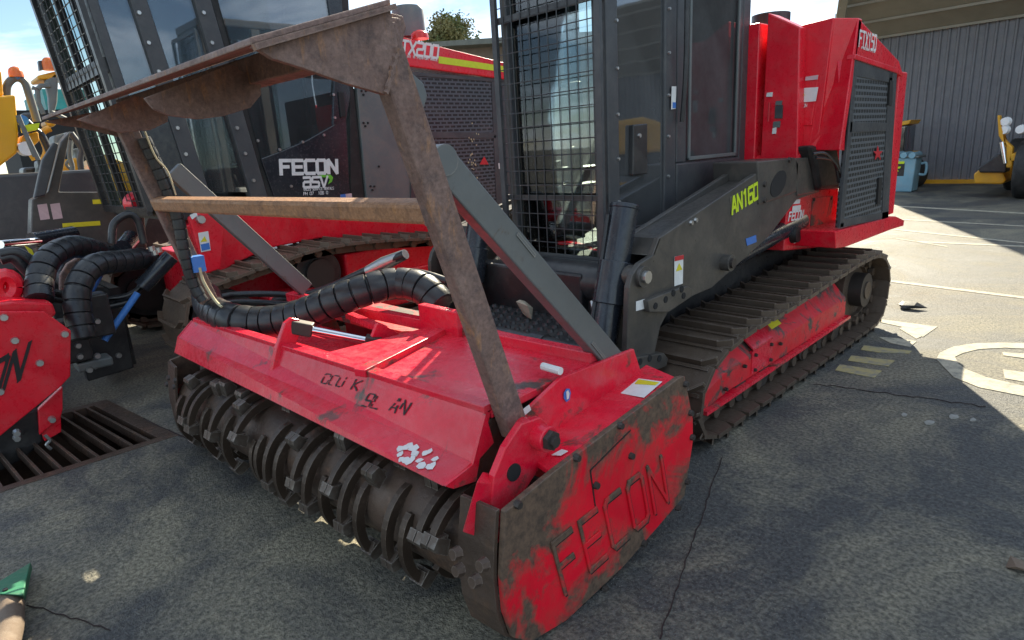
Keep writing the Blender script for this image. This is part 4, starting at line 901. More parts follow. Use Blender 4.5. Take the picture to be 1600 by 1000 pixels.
# lift and tilt cylinders
cyA, cyB = PX(976,322,-1.80), PX(938,560,-1.80)
for dx_ in (0, -1.03):
    A_, B_ = cyA+V((dx_,0,0)), cyB+V((dx_,0,0))
    cy = MB().cyl(A_, B_, .068, None, 28).build('tilt_cylinder', 'black_gloss', ct, bevel=.006, smooth=True)
    MB().cyl(A_.lerp(B_,.36), A_.lerp(B_,.64), .082, None, 28).build('sleeve', 'black_gloss', cy, bevel=.005, smooth=True)
    MB().cyl(A_.lerp(B_,-.012), A_.lerp(B_,.02), .072, None, 28).build('cap', 'black_gloss', cy, bevel=.005, smooth=True)
hose('cylinder_pipe', [PX(950,335,-1.84), PX(938,420,-1.84), PX(922,520,-1.84)], .012, ct)
lc = MB().cyl(PX(1250,345,-1.72), PX(1110,420,-1.72), .062, None, 18).build('lift_cylinder', 'black_gloss', ct, smooth=True)
decal('cylinder_decal', 'decal_blue', [PX(x,y,-1.652) for x,y in [(1164,373),(1180,367),(1181,378),(1166,384)]], ct, .004)
# dark torn boot at the arm pivot
mb = MB(); bp_ = [(1268,228),(1308,222),(1316,262),(1324,285),(1312,296),(1300,296),(1282,298),(1276,262)]
MB().prism([PX(x,y,-1.60) for x,y in bp_], (-.22,0,0)).build('pivot_boot', 'rubber', ct, bevel=.03)
hose('wiring', [PX(1275,246,-1.51), PX(1300,250,-1.48), PX(1312,270,-1.47), PX(1320,290,-1.47)], .008, ct)
hose('wiring', [PX(1270,240,-1.51), PX(1290,240,-1.48), PX(1305,258,-1.48), PX(1310,285,-1.48)], .008, ct)
MB().cyl(PY(925,470,2.42), PY(932,510,2.40), .012, None, 8).build('grease_fitting', 'bolt_steel', ct)
# blanket of cut rock lodged on the step
mb = MB(); c = PZ(825,488,.64)
pts = [c+V((random.uniform(-.08,.08),random.uniform(-.05,.05),random.uniform(-.02,.07))) for _ in range(12)]
bb = bmesh.new(); [bb.verts.new(p-c) for p in pts]; bmesh.ops.convex_hull(bb, input=bb.verts); me = bpy.data.meshes.new('rock'); bb.to_mesh(me); bb.free(); me.materials.append(MATS['boulder'])
rk = bpy.data.objects.new('rock', me); COL.objects.link(rk); rk.location = c; tag(rk, 'pale broken rock lying on the black step plate', 'rock')

# ================================================================== SECOND CARRIER
XC = -5.0                       # plane of its cab side
lt_ = thing('mulching_tractor', (-5.9,3.0,0), 'larger red and black tracked forestry tractor with bolted side windows, parked behind the push frame', 'tractor')
loop2 = [(1.95,0),(1.55,0.0),(1.30,.10),(1.19,.30),(1.20,.54),(1.33,.71),(1.6,.775),(1.95,.83),(2.3,.885),(2.75,.88),(3.3,.83),(3.9,.76),(4.35,.62),(4.5,.4),(4.4,.14),(4.15,0),(3.4,0),(2.6,0)]
for x0, x1 in ((-5.1,-4.6),(-7.2,-6.7)):
    make_track(lt_, loop2, x0, x1, .19, 'track_rusty', 'track_rusty')
    xm = (x0+x1)/2
    for yy, zz, rr in ((2.35,.62,.2),(1.55,.37,.27),(4.1,.36,.27)):
        w_ = MB().cyl((xm-.08,yy,zz),(xm+.1,yy,zz), rr, None, 26).build('idler_wheel', 'black_paint', lt_, smooth=True)
        MB().cyl((xm+.1,yy,zz),(xm+.14,yy,zz), rr*.62, None, 18).build('hub', 'bolt_dark', w_, smooth=True)
    MB().box((xm-.1,1.9,.2),(xm+.12,4.0,.52)).build('track_frame', 'red_fresh', lt_, bevel=.02)
    MB().box((xm-.1,2.6,.5),(xm+.1,4.2,.74)).build('track_frame', 'red_fresh', lt_, bevel=.02)
MB().box((-6.7,1.7,.35),(-5.12,5.2,.8)).build('chassis', 'red_fresh', lt_, bevel=.02)
# red lower body over the track
MB().prism([PX(x,y,-4.98) for x,y in [(292,352),(325,338),(420,330),(560,332),(690,345),(700,392),(600,372),(500,372),(420,388),(372,410),(345,425),(322,430),(308,390)]], (-.25,0,0)).build('lower_body', 'red_fresh', lt_, bevel=.012)
ab = MB().prism([PX(x,y,-4.78) for x,y in [(296,340),(318,328),(338,334),(352,350),(350,372),(345,420),(322,428),(308,385)]], (-.06,0,0)).build('arm_bracket', 'red_fresh', lt_, bevel=.01)
bolts([PX(313,343,-4.775)], (1,0,0), 'bolt_steel', ab, .035, .03, 'pin_head')
decal('warning_decal', 'decal_white', [PX(x,y,-4.778) for x,y in [(309,364),(325,361),(329,391),(314,394)]], ab, .003)
decal('warning_decal', 'decal_yellow', [PX(x,y,-4.778) for x,y in [(313,378),(319,369),(323,377)]], ab, .006)
decal('warning_decal', 'decal_blue', [PX(x,y,-4.778) for x,y in [(313,382),(326,379),(328,389),(315,392)]], ab, .006)
decal('warning_decal', 'decal_white', [PX(x,y,-4.778) for x,y in [(296,336),(307,331),(308,337),(300,343)]], ab, .003)
# cab side posts and panes, leaning forward as in the photo
def cside(name, mat, poly, th=-.06, out=0., bevel=.006, parent=None):
    return MB().prism([PX(x,y,XC+out) for x,y in poly], (th,0,0)).build(name, mat, parent or lt_, bevel=bevel)
lean = lambda x0, y: x0 + .325*y
cside('cab_post', 'cab_grey', [(lean(136,-90),-90),(lean(153,-90),-90),(lean(153,330),330),(lean(136,330),330)], -.1)
cside('side_window', 'glass_smoke', [(lean(153,-90),-90),(lean(203,-90),-90),(lean(203,180),180),(lean(153,180),180)], -.01, -.03, 0)
cside('side_panel', 'black_gloss', [(lean(153,180),180),(lean(203,180),180),(lean(203,330),330),(lean(153,330),330)], -.03, -.01)
p2 = cside('cab_post', 'cab_grey', [(lean(203,-90),-90),(lean(230,-90),-90),(lean(230,330),330),(lean(203,330),330)], -.1)
bolts([PX(x,y,XC) for x,y in [(217,20),(232,67),(248,112),(263,158),(277,200),(290,241),(302,282)]], (1,0,0), 'bolt_steel', p2, .016, .012)
cside('side_window', 'glass_smoke', [(lean(230,-90),-90),(lean(306,-90),-90),(lean(292,300),300),(lean(230,300),300)], -.01, -.03, 0)
p3 = cside('cab_post', 'cab_grey', [(lean(306,-90),-90),(lean(333,-90),-90),(lean(318,330),330),(lean(292,330),330)], -.1)
bolts([PX(x,y,XC) for x,y in [(318,20),(331,67),(345,112),(358,158),(370,200),(383,240),(396,282)]], (1,0,0), 'bolt_steel', p3, .016, .012)
cside('seal', 'rubber', [(lean(333,-90),-90),(lean(345,-90),-90),(lean(330,330),330),(lean(318,330),330)], -.08, -.02, 0)
dr2 = cside('door', 'black_gloss', [(408,248),(440,236),(480,219),(520,196),(541,180),(548,318),(432,318)], -.05, .004)
dw = cside('door_glass', 'glass_smoke', [(lean(345,-90),-90),(498,-90),(515,20),(522,120),(520,196),(480,219),(440,236),(408,248)], -.012, -.01, 0, dr2)
cside('door_frame', 'black_gloss', [(498,-90),(526,-90),(548,150),(541,190),(520,196),(522,120),(515,20)], -.05, .005, .006, dr2)
bolts([PX(x,y,XC+.006) for x,y in [(403,220),(437,234),(473,222),(506,211),(521,148),(523,184),(455,291)]], (1,0,0), 'bolt_steel', dr2, .013, .01)
MB().prism([PX(x,y,XC+.02) for x,y in [(529,143),(537,143),(541,182),(533,184)]], (-.03,0,0)).build('door_handle', 'ink_black', dr2, bevel=.006)
letters('FECON', PX(439,272,XC+.005), PX(526,270,XC+.005), PX(438,251,XC+.005), weight=1.55, gap=1.5, lift=.004).build('lettering', 'decal_white', dr2, label='white block lettering FECON')
letters('asv', PX(474,293,XC+.005), PX(511,291,XC+.005), PX(474,270,XC+.005), weight=1.1, gap=.9, lift=.004).build('lettering', 'decal_white', dr2)
sw_ = [PX(x,y,XC+.005) for x,y in [(490,276),(503,273),(516,273),(520,277),(518,284),(512,288),(515,280),(511,277),(503,277)]]
decal('swoosh', 'decal_green', sw_, dr2, .004)
words('SALES SERVICE RENTALS', PX(474,298,XC+.005), PX(521,296,XC+.005), PX(474,294,XC+.005), 'lettering', 'decal_white', dr2, weight=1., gap=1.2, lift=.004)
words('PH 07 3106 0333', PX(474,305,XC+.005), PX(521,302.5,XC+.005), PX(474,300.5,XC+.005), 'lettering', 'decal_white', dr2, weight=1., gap=1.2, lift=.004)
decal('flag_decal', 'decal_pink', [PX(x,y,XC+.005) for x,y in [(531,304),(549,302),(551,317),(532,317)]], dr2, .004)
decal('flag_decal', 'decal_blue', [PX(x,y,XC+.005) for x,y in [(531,304),(539,303),(540,310),(532,311)]], dr2, .007)
cside('gap_post', 'rubber', [(524,-90),(540,-90),(552,130),(575,322),(548,322),(546,150)], -.1, -.03)
gpan = cside('service_panel', 'panel_grey', [(555,110),(640,118),(642,322),(574,322)], -.05, -.004)
bolts([PX(x,y,XC) for x,y in [(565,142),(572,142),(568,148),(568,192),(575,192),(571,197),(579,291),(585,291),(582,297),(592,260)]], (1,0,0), 'ink_black', gpan, .01, .008)
# cab shell behind
for xx in (-6.25,): MB().prism([PX(lean(136,y_),y_,XC)+V((xx-XC+.06,0,0)) for y_ in (-90,330)]+[PX(548,318,XC)+V((xx-XC+.06,0,0)), PX(510,-90,XC)+V((xx-XC+.06,0,0))], (-.008,0,0)).build('side_window', 'glass_clear', lt_)
c_t, c_b = PX(lean(140,-90),-90,XC), PX(lean(140,330),330,XC)
for y_ in (c_t.y+.02, 2.85):
    pass
rear_t = PX(515,-90,XC)
MB().prism([c_t+V((.0,-.05,0)), rear_t+V((0,.1,0)), rear_t+V((-1.3,.1,0)), c_t+V((-1.3,-.05,0))], (0,0,.1)).build('cab_roof', 'cab_grey', lt_, bevel=.02)
MB().prism([c_b+V((0,0,.02)), PX(560,322,XC), PX(560,322,XC)+V((-1.3,0,0)), c_b+V((-1.3,0,.02))], (0,0,-.08)).build('cab_floor', 'black_paint', lt_)
MB().beam(c_t+V((-1.28,.02,0)), c_b+V((-1.28,.02,0)), .06, .08, (1,0,0)).build('cab_post', 'cab_grey', lt_, bevel=.008)
for xx in (-.45,-.9): MB().beam(c_t+V((xx,.02,0)), c_b+V((xx,.02,0)), .05, .05, (1,0,0)).build('cab_post', 'black_paint', lt_)
zt = .42; MB().beam(c_t.lerp(c_b,zt)+V((-.02,-.02,0)), c_t.lerp(c_b,zt)+V((-1.28,-.02,0)), .09, .05, (0,0,1)).build('guard_bar', 'black_paint', lt_)
mesh_guard(lt_, c_t+V((-1.3,-.05,0)), c_t+V((-.03,-.05,0)), c_b+V((-.03,-.05,0)), c_b+V((-1.3,-.05,0)), 10, 24, .004, mat='black_paint', frame=.035)
se = MB().box((-5.85,1.95,1.25),(-5.35,2.4,1.5)).build('seat', 'seat_black', lt_, bevel=.05)
MB().box((-5.82,2.35,1.45),(-5.38,2.5,2.25)).build('backrest', 'seat_black', se, bevel=.05)
# engine deck
eg = MB().prism([PX(x,y,XC+.0) for x,y in [(640,118),(800,128),(806,318),(642,322)]], (-.05,0,0)).build('engine_grille', 'grille_far', lt_, bevel=.004)
for poly in ([(640,112),(800,124),(800,130),(640,118)],[(640,118),(652,119),(654,322),(642,322)],[(768,126),(800,128),(806,318),(776,319)],[(645,205),(775,207),(775,216),(645,216)]):
    MB().prism([PX(x,y,XC+.008) for x,y in poly], (-.03,0,0)).build('grille_frame', 'cab_grey', eg, bevel=.003)
MB().prism([PX(x,y,XC+.02) for x,y in [(776,140),(782,139),(783,166),(777,168)]], (-.03,0,0)).build('handle', 'ink_black', eg)
decal('warning_decal', 'decal_red', [PX(x,y,XC+.008) for x,y in [(749,257),(756,244),(763,257)]], eg, .004)
decal('warning_decal', 'decal_white', [PX(x,y,XC+.008) for x,y in [(778,255),(788,254),(788,263),(779,264)]], eg, .004)
for k in range(26):
    x, y = random.gauss(738,5), random.uniform(190,290); c = PX(x,y,XC+.005)
    MB().prism([c+V((0,.010*math.cos(q)*random.uniform(.4,1),.012*math.sin(q)*random.uniform(.4,1))) for q in (0,1.2,2.5,3.8,5)], (.003+.0002*k,0,0)).build('paint_fleck', 'twine', eg)
eh = MB().prism([PX(x,y,XC+.03) for x,y in [(540,38),(560,36),(645,62),(790,98),(806,112),(808,128),(790,124),(640,104),(556,96)]], (-1.1,0,0)).build('engine_hood', 'red_fresh', lt_, bevel=.012)
letters('TX200', PX(626,83,XC+.03), PX(683,91,XC+.03), PX(628,63,XC+.03), weight=1.25, gap=1.2, lift=.004).build('lettering', 'decal_white', eh)
words('HIGH PERFORMANCE', PX(636,90,XC+.03), PX(683,95.5,XC+.03), PX(636,86,XC+.03), 'lettering', 'decal_white', eh, weight=1.1, gap=1.2, lift=.004)
decal('reflective_stripe', 'decal_lime', [PX(x,y,XC+.03) for x,y in [(685,88),(790,104),(790,113),(685,99)]], eh, .003)
xs_ = PX(640,50,-5.4)
ex = MB().tube([V((xs_.x,xs_.y,2.45)), V((xs_.x,xs_.y,2.62)), V((xs_.x,xs_.y,2.62)), V((xs_.x,xs_.y,2.86)), V((xs_.x,xs_.y,2.90))], [.08,.08,.155,.155,.13], 20).build('air_precleaner', 'panel_grey', lt_, smooth=True)
MB().tube([PX(655,50,-5.1)+V((0,0,z_)) for z_ in (-.06,-.02,.0,.015)], [.085,.08,.06,.02], 16).build('tail_beacon', 'lamp_red', lt_, smooth=True)
xs_ = PX(530,30,-5.5); MB().tube([V((xs_.x,xs_.y,2.3)),V((xs_.x,xs_.y,2.72))], [.13,.13], 14).build('exhaust_stack', 'cab_grey', lt_, smooth=True)
MB().box((-6.3,3.0,.8),(-5.06,5.0,2.1)).build('engine_block', 'black_paint', lt_, bevel=.02)
# black front arm with reflective tape
fa = MB().prism([PX(x,y,-6.5) for x,y in [(50,312),(75,300),(95,222),(110,205),(92,300),(215,300),(225,322),(230,400),(150,430),(60,400),(48,370)]], (-.2,0,0)).build('loader_arm', 'arm_black', lt_, bevel=.01)
for q_, mt in (([(144,312),(203,309),(208,316),(145,319)],'decal_yellow'),([(97,349),(156,345),(157,352),(98,356)],'decal_yellow'),([(58,320),(73,318),(78,342),(63,344)],'decal_pink'),([(78,319),(93,317),(98,341),(83,343)],'decal_pink')):
    decal('tape' if mt=='decal_yellow' else 'label_plate', mt, [PX(x,y,-6.5) for x,y in q_], fa, .004)
MB().prism([PX(x,y,-6.4) for x,y in [(53,310),(72,305),(92,225),(84,222),(66,250)]], (-.08,0,0)).build('arm_upright', 'cab_grey', lt_, bevel=.01)
hub = MB().cyl(PX(212,318,-5.6), PX(212,318,-5.6)+V((.12,0,0)), .09, .06, 16).build('hinge_boss', 'red_fresh', lt_, smooth=True)
MB().cyl(PX(205,372,-5.3), PX(192,388,-5.1), .06, None, 14).build('tilt_cylinder', 'black_gloss', lt_, smooth=True)
MB().cyl(PX(268,400,-4.85), PX(222,448,-4.9), .055, None, 14).build('tilt_cylinder', 'black_gloss', lt_, smooth=True)
MB().cyl(PX(215,458,-4.85), PX(163,532,-4.8), .022, None, 12).build('cylinder_rod', 'tape_blue', lt_, smooth=True)
MB().cyl(PX(160,418,-5.3), PX(138,458,-5.2), .03, None, 12).build('cylinder_rod', 'tape_blue', lt_, smooth=True)
MB().cyl(PX(0,382,-5.6), PX(62,376,-5.9), .03, None, 12).build('cylinder_rod', 'chrome', lt_, smooth=True)
MB().cyl(PX(50,376,-5.9), PX(115,365,-6.1), .06, None, 12).build('cylinder_barrel', 'black_gloss', lt_, smooth=True)

# ================================================================== SECOND MULCHER HEAD
m2 = thing('mulcher_head', (-5.5,.35,0), 'clean bright red mulcher head cut by the left edge of the picture', 'mulcher')
X2 = -4.3
sp = MB().prism([PX(x,y,X2) for x,y in [(-60,520),(0,487),(70,487),(111,517),(110,588),(95,604),(-10,690),(-60,700)]], (-.03,0,0)).build('side_plate', 'red_fresh', m2, bevel=.005, label='bright red side plate with black lettering')
MB().prism([PX(x,y,X2-.1) for x,y in [(-40,478),(18,472),(82,474),(88,490),(70,510),(-40,520)]], (-2.2,0,0)).build('top_cover', 'red_fresh', m2, bevel=.01)
letters('CON', PX(-62,648,X2), PX(30,592,X2), PX(-45,590,X2), weight=1.1, gap=1.4).build('lettering', 'ink_black', sp)
bolts([PX(x,y,X2) for x,y in [(6,496),(101,522),(23,532),(62,567),(0,612)]], (1,0,0), 'bolt_steel', sp, .022, .018)
MB().prism([PX(x,y,X2-.06) for x,y in [(60,640),(98,604),(98,640),(95,652),(62,680)]], (-.04,0,0)).build('foot_bracket', 'red_fresh', m2, bevel=.005)
MB().prism([PX(x,y,X2-.08) for x,y in [(62,668),(80,648),(95,645),(96,675),(70,690)]], (-.05,0,0)).build('foot_bracket', 'red_fresh', m2, bevel=.005)
MB().prism([PX(x,y,X2-.14) for x,y in [(-40,660),(20,650),(60,640),(68,690),(40,715),(-40,760)]], (-2.1,0,0)).build('rotor_housing', 'black_paint', m2, bevel=.01)
bolts([PX(x,y,X2-.02) for x,y in [(81,655),(26,676),(26,684)]], (1,0,0), 'bolt_steel', m2, .02, .03)
MB().tube(smooth_path([PX(70,680,X2),PX(78,688,X2),PX(73,695,X2),PX(80,702,X2)],5), .009, 6).build('chain', 'bolt_steel', m2)
hose('hose_bundle', [PX(62,470,-4.6), PX(62,440,-4.7), PX(75,405,-4.8), PX(110,386,-4.95), PX(150,392,-5.1), PX(190,408,-5.25)], .074, m2, wrap=.08)
hose('hose_bundle', [PX(130,530,-4.5), PX(122,490,-4.55), PX(122,450,-4.6), PX(145,416,-4.7), PX(190,408,-4.85), PX(235,402,-5.0)], .074, m2, wrap=.08)
for pp, r_ in (([(0,398),(25,395),(50,410),(62,428)],.035),([(0,405),(20,402),(40,420),(60,440)],.035),([(0,468),(30,460),(55,450),(70,430)],.03),([(60,450),(90,458),(130,466),(200,465),(225,440)],.022),([(135,470),(170,468),(200,462),(222,448)],.022),([(175,380),(178,350),(200,335),(215,345),(225,380)],.024),([(60,462),(110,472),(160,480),(210,470)],.022)):
    hose('hydraulic_hose', [PX(x,y,-4.9) for x,y in pp], r_, m2)
for x, y in ((40,452),(62,455),(68,458)): MB().cyl(PX(x,y,-4.85), PX(x+8,y+2.5,-4.85), .03, None, 8).build('hose_fitting', 'bolt_steel', m2)
for x, y in ((236,385),(241,391),(247,387)): MB().cyl(PX(x,y,-4.8), PX(x+2,y+7,-4.8), .022, None, 8).build('hose_fitting', 'bolt_steel', m2)
MB().tube([PX(8+16*math.cos(q),448+17*math.sin(q),-4.7) for q in [i*math.pi/8 for i in range(17)]], .045, 8, False).build('lifting_ring', 'red_fresh', m2, smooth=True)
MB().prism([PX(x,y,-5.2) for x,y in [(93,470),(94,430),(105,412),(122,402),(130,405),(118,430),(110,460)]], (-.05,0,0)).build('motor_bracket', 'rust', m2, bevel=.01)
MB().prism([PX(x,y,-5.0) for x,y in [(38,383),(50,390),(55,401),(66,400),(66,404),(52,405),(46,395)]], (-.02,0,0)).build('tag', 'decal_yellow', m2)
for (x,y,w_,h_,mt) in ((148,495,50,40,'black_paint'),(112,535,50,60,'black_paint'),(150,570,20,8,'panel_grey')):
    c = PX(x,y,-4.75); MB().box(tuple(c-V((.16,.10,.14 if h_>10 else .03))), tuple(c+V((.0,.10,.14 if h_>10 else .03)))).build('hydraulic_block', mt, m2, bevel=.012)
bolts([PX(x,y,-4.74) for x,y in [(125,557),(152,556),(140,578),(152,502),(122,540)]], (1,0,0), 'bolt_steel', m2, .02, .02)

# ================================================================== YELLOW MACHINE on the left edge
ym = thing('yellow_loader', (-9,1.6,0), 'yellow wheel loader with a grey roll bar and amber beacon at the left edge', 'loader')
XY = -8.2
MB().prism([PX(x,y,XY) for x,y in [(-60,155),(24,148),(29,212),(26,240),(-60,305)]], (-.5,0,0)).build('side_panel', 'bright_yellow', ym, bevel=.02)
MB().prism([PX(x,y,XY-.1) for x,y in [(-60,100),(2,110),(6,150),(-60,150)]], (-.3,0,0)).build('upper_panel', 'bright_yellow', ym, bevel=.02)
rb2 = smooth_path([PX(10,150,XY-.3), PX(12,132,XY-.3), PX(24,122,XY-.3), PX(38,128,XY-.3), PX(46,150,XY-.3), PX(58,190,XY-.3)], 6)
MB().tube(rb2, .038, 10).build('roll_bar', 'panel_grey', ym, smooth=True)
bc = PX(25,116,XY-.3); be = MB().tube([bc+V((0,0,z_)) for z_ in (-.03,.02,.05,.07,.078)], [.068,.066,.055,.032,.008], 16).build('beacon', 'amber', ym, smooth=True)
MB().cyl(bc+V((0,0,-.06)), bc+V((0,0,-.03)), .03, .05, 12).build('beacon_base', 'tape_blue', be)
MB().box(tuple(PX(20,330,XY)-V((.8,.3,.6))), tuple(PX(60,300,XY)+V((0,.7,.2)))).build('body', 'cab_grey', ym, bevel=.03)
MB().prism([PX(x,y,XY+.1) for x,y in [(36,196),(62,192),(60,202),(38,206)]], (-.2,0,0)).build('step_edge', 'decal_lime', ym)
MB().prism([PX(x,y,XY-.05) for x,y in [(34,212),(60,205),(62,220),(40,240),(32,235)]], (-.3,0,0)).build('fender', 'yellow_paint', ym, bevel=.02)
MB().cyl(PX(42,232,XY)+V((-.2,0,0)), PX(42,232,XY), .07, None, 18).build('lamp', 'lamp_white', ym, smooth=True)
MB().cyl(PX(36,188,XY)+V((-.1,0,0)), PX(36,188,XY), .05, None, 16).build('cap', 'decal_blue', ym, smooth=True)
for a_, b_ in (((28,180),(55,245)),((38,205),(60,250))): MB().cyl(PX(*a_,XY+.1), PX(*b_,XY+.1), .022, None, 8).build('rail', 'panel_grey', ym)
for yy in (.3,2.6): MB().cyl((XY-.6,yy,.62),(XY-.15,yy,.62), .62, None, 26).build('wheel', 'rubber', ym, smooth=True)
# ================================================================== yellow machine seen through the cage
y2 = thing('yellow_grader', (-12,4.2,0), 'yellow machine with an amber beacon mast, seen past the wire cage', 'grader')
X3 = -10.5
MB().prism([PX(x,y,X3) for x,y in [(136,300),(140,258),(162,240),(215,262),(245,300)]], (-.8,0,0)).build('hopper', 'yellow_paint', y2, bevel=.03)
MB().prism([PX(x,y,X3) for x,y in [(58,118),(100,108),(125,110),(126,118),(100,122),(60,125)]], (-.6,0,0)).build('boom', 'yellow_paint', y2, bevel=.02)
MB().prism([PX(x,y,X3) for x,y in [(70,125),(86,110),(92,118),(90,160),(86,175),(78,178),(76,150)]], (-.15,0,0)).build('mast', 'panel_grey', y2, bevel=.03)
bc = PX(76,101,X3); MB().tube([bc+V((0,0,z_)) for z_ in (-.07,.02,.06,.085,.09)], [.075,.073,.06,.035,.008], 16).build('beacon', 'amber', y2, smooth=True)
MB().prism([PX(x,y,X3) for x,y in [(60,95),(68,94),(70,108),(62,110)]], (-.1,0,0)).build('lamp_bracket', 'cab_grey', y2)
for pts_ in ([(50,137),(58,140),(60,160),(68,178)],[(58,140),(64,134),(78,134)],[(80,175),(95,182),(112,190)]): MB().tube([PX(x,y,X3) for x,y in pts_], .03, 6).build('pipe', 'panel_grey', y2)
MB().box((X3-2.,1.0,.4),(X3-.3,4.5,1.3)).build('body', 'cab_grey', y2, bevel=.05)
for yy in (1.3,4.0): MB().cyl((X3-.9,yy,.6),(X3-.3,yy,.6), .6, None, 24).build('wheel', 'rubber', y2, smooth=True)

# ================================================================== small things in the yard
# bucket tooth at the bottom left
bt = thing('bucket_tooth', tuple(PZ(15,960,0)), 'pointed green digging tooth on a muddy steel shank at bottom left', 'digger tooth')
T_ = lambda x,y,z: PZ(x,y,z)
pt = T_(48,878,.05); la = T_(-30,925,.10); lb_ = T_(36,930,.10); la2 = T_(-30,950,.01); lb2 = T_(40,938,.02)
mb = MB(); mb.add([pt, la, lb_, la2, lb2, pt+V((0,0,-.03))], [[0,1,2],[0,2,4,5],[5,4,3],[0,5,3,1],[1,3,4,2]]); mb.build('tooth_cap', 'green_tooth', bt, bevel=.004)
MB().tube([T_(14,925,.05), T_(16,950,.05), T_(14,980,.05), T_(-5,1040,.05)], [.032,.042,.044,.05], 12).build('shank', 'mud_steel', bt, smooth=True)
c = T_(8,921,.10); MB().cyl(c+V((0,0,-.03)), c+V((0,0,.002)), .008, None, 10).build('pin_hole', 'ink_black', bt)
# rubble pieces
for (x,y,s_,lab) in ((1413,478,.022,'flat grey scrap lying on the sunlit yard behind the track'),(1425,484,.07,'dark strip of torn rubber lying on the sunlit yard'),(1594,890,.028,'brown lump of debris at the right edge of the shaded yard')):
    c = PZ(x,y,.0); bb = bmesh.new()
    for _ in range(14): bb.verts.new(V((random.uniform(-1.6,1.6)*s_, random.uniform(-1,1)*s_, random.uniform(0,.9)*s_)))
    bmesh.ops.convex_hull(bb, input=bb.verts); me = bpy.data.meshes.new('debris'); bb.to_mesh(me); bb.free(); me.materials.append(MATS['mud_steel' if x>1500 else ('rubber' if x==1425 else 'panel_grey')])
    o = bpy.data.objects.new('debris', me); COL.objects.link(o); o.location = c; tag(o, lab, 'debris')
# blue bin
bn = thing('waste_bin', tuple(PZ(1412,300,0)), 'pale blue steel waste bin with yellow printing before the shed', 'bin')
o_ = PZ(1390,300,0); YB = o_.y
bl, br = PY(1380,301,YB), PY(1424,301,YB); tl, tr2 = PY(1380,246,YB), PY(1432,247,YB)
bl.z = br.z = .0
MB().prism([bl,br,tr2,tl], (0,.5,0)).build('body', 'bin_blue', bn, bevel=.03)
MB().prism([tl+V((0,-.03,0)),tr2+V((.06,-.03,0)),tr2+V((.06,-.03,.05)),tl+V((0,-.03,.06))], (0,.6,0)).build('lid', 'panel_grey', bn, bevel=.02)
for k in range(4): c = tl.lerp(tr2,(k+.5)/4); MB().cyl(c+V((0,-.05,.06)), c+V((0,.55,.06)), .07, None, 12).build('lid_rib', 'bin_blue', bn)
decal('sign', 'black_paint', [PY(x,y,YB-.001) for x,y in [(1393,253),(1414,255),(1412,275),(1391,275)]], bn, .003)
for q_ in ([(1402,252),(1414,252),(1413,256),(1402,256)],[(1395,261),(1408,260),(1407,263),(1395,264)],[(1394,267),(1404,266),(1404,268),(1394,269)]): decal('sign_text', 'decal_lime', [PY(x,y,YB-.001) for x,y in q_], bn, .012)
c = PY(1437,265,YB); MB().tube(smooth_path([c+V((-.05,.3,.12)), c+V((.05,.3,.12)), c+V((.05,.3,-.12)), c+V((-.08,.3,-.12))],4), .03, 8).build('handle', 'bin_blue', bn)
# roller behind the bin
rl = thing('yellow_roller', (PY(1400,300,18.2).x,18.2,0), 'small yellow machine with a dark cab behind the blue bin', 'machine')
pr = lambda pts, th, mt, nm, par=rl, y=18.2, bv=.02: MB().prism([PY(a_,b_,y) for a_,b_ in pts], (0,th,0)).build(nm, mt, par, bevel=bv)
pr([(1395,192),(1424,187),(1420,194),(1396,199)], .9, 'yellow_paint', 'roof')
pr([(1398,199),(1417,196),(1413,238),(1397,238)], .8, 'glass_smoke', 'cab_glass')
pr([(1413,197),(1417,196),(1413,240),(1409,240)], .06, 'black_paint', 'cab_post'); pr([(1396,199),(1399,199),(1398,240),(1395,240)], .06, 'black_paint', 'cab_post')
pr([(1390,238),(1418,238),(1414,270),(1390,270)], 1., 'yellow_paint', 'body')
MB().cyl(PY(1405,275,18.3), PY(1405,275,18.3)+V((0,.8,0)), .45, None, 20).build('drum', 'rubber', rl, smooth=True)
# wheel loader at the right edge
YW = 15.5
wl = thing('wheel_loader', (PY(1600,290,YW).x+1.2,YW+.6,0), 'yellow wheel loader with big dark tyres at the right edge', 'loader')
def whl(x, y, r):
    w_ = MB().cyl((x,y,r),(x+.4,y,r), r, None, 30).build('wheel', 'rubber', wl, bevel=.06, smooth=True)
    MB().cyl((x-.02,y,r),(x+.05,y,r), r*.55, r*.5, 20).build('rim', 'yellow_paint', w_, smooth=True)
xw = PY(1594,296,YW).x
whl(PY(1580,296,YW).x,YW+.3,.55); whl(PY(1566,292,YW+1.9).x,YW+2.2,.55); whl(xw+1.6,YW+.3,.55)
MB().box((xw+.1,YW+.1,.6),(xw+1.6,YW+3.4,1.45)).build('body', 'yellow_paint', wl, bevel=.05)
MB().prism([PY(x,y,YW) for x,y in [(1558,180),(1562,180),(1566,215),(1582,230),(1582,262),(1572,262),(1572,232),(1560,212)]], (0,.2,0)).build('boom', 'yellow_paint', wl, bevel=.02)
MB().cyl(PY(1565,222,YW), PY(1571,255,YW), .035, None, 10).build('boom_cylinder', 'chrome', wl, smooth=True)
MB().prism([PY(x,y,YW) for x,y in [(1576,240),(1640,238),(1640,252),(1576,252)]], (0,.8,0)).build('fender', 'bright_yellow', wl, bevel=.02)
MB().box((xw+.35,YW+.2,1.6),(xw+1.7,YW+1.3,2.9)).build('cab', 'cab_grey', wl, bevel=.06)
MB().box((xw+.3,YW+.3,1.8),(xw+.34,YW+1.2,2.7)).build('windscreen', 'glass_smoke', wl)
for x, y in ((1573,190),(1571,203),(1597,202)): c = PY(x,y,YW+.1); MB().cyl(c, c+V((-.02,-.1,0)), .09, .075, 14).build('work_lamp', 'lamp_white', wl, smooth=True)
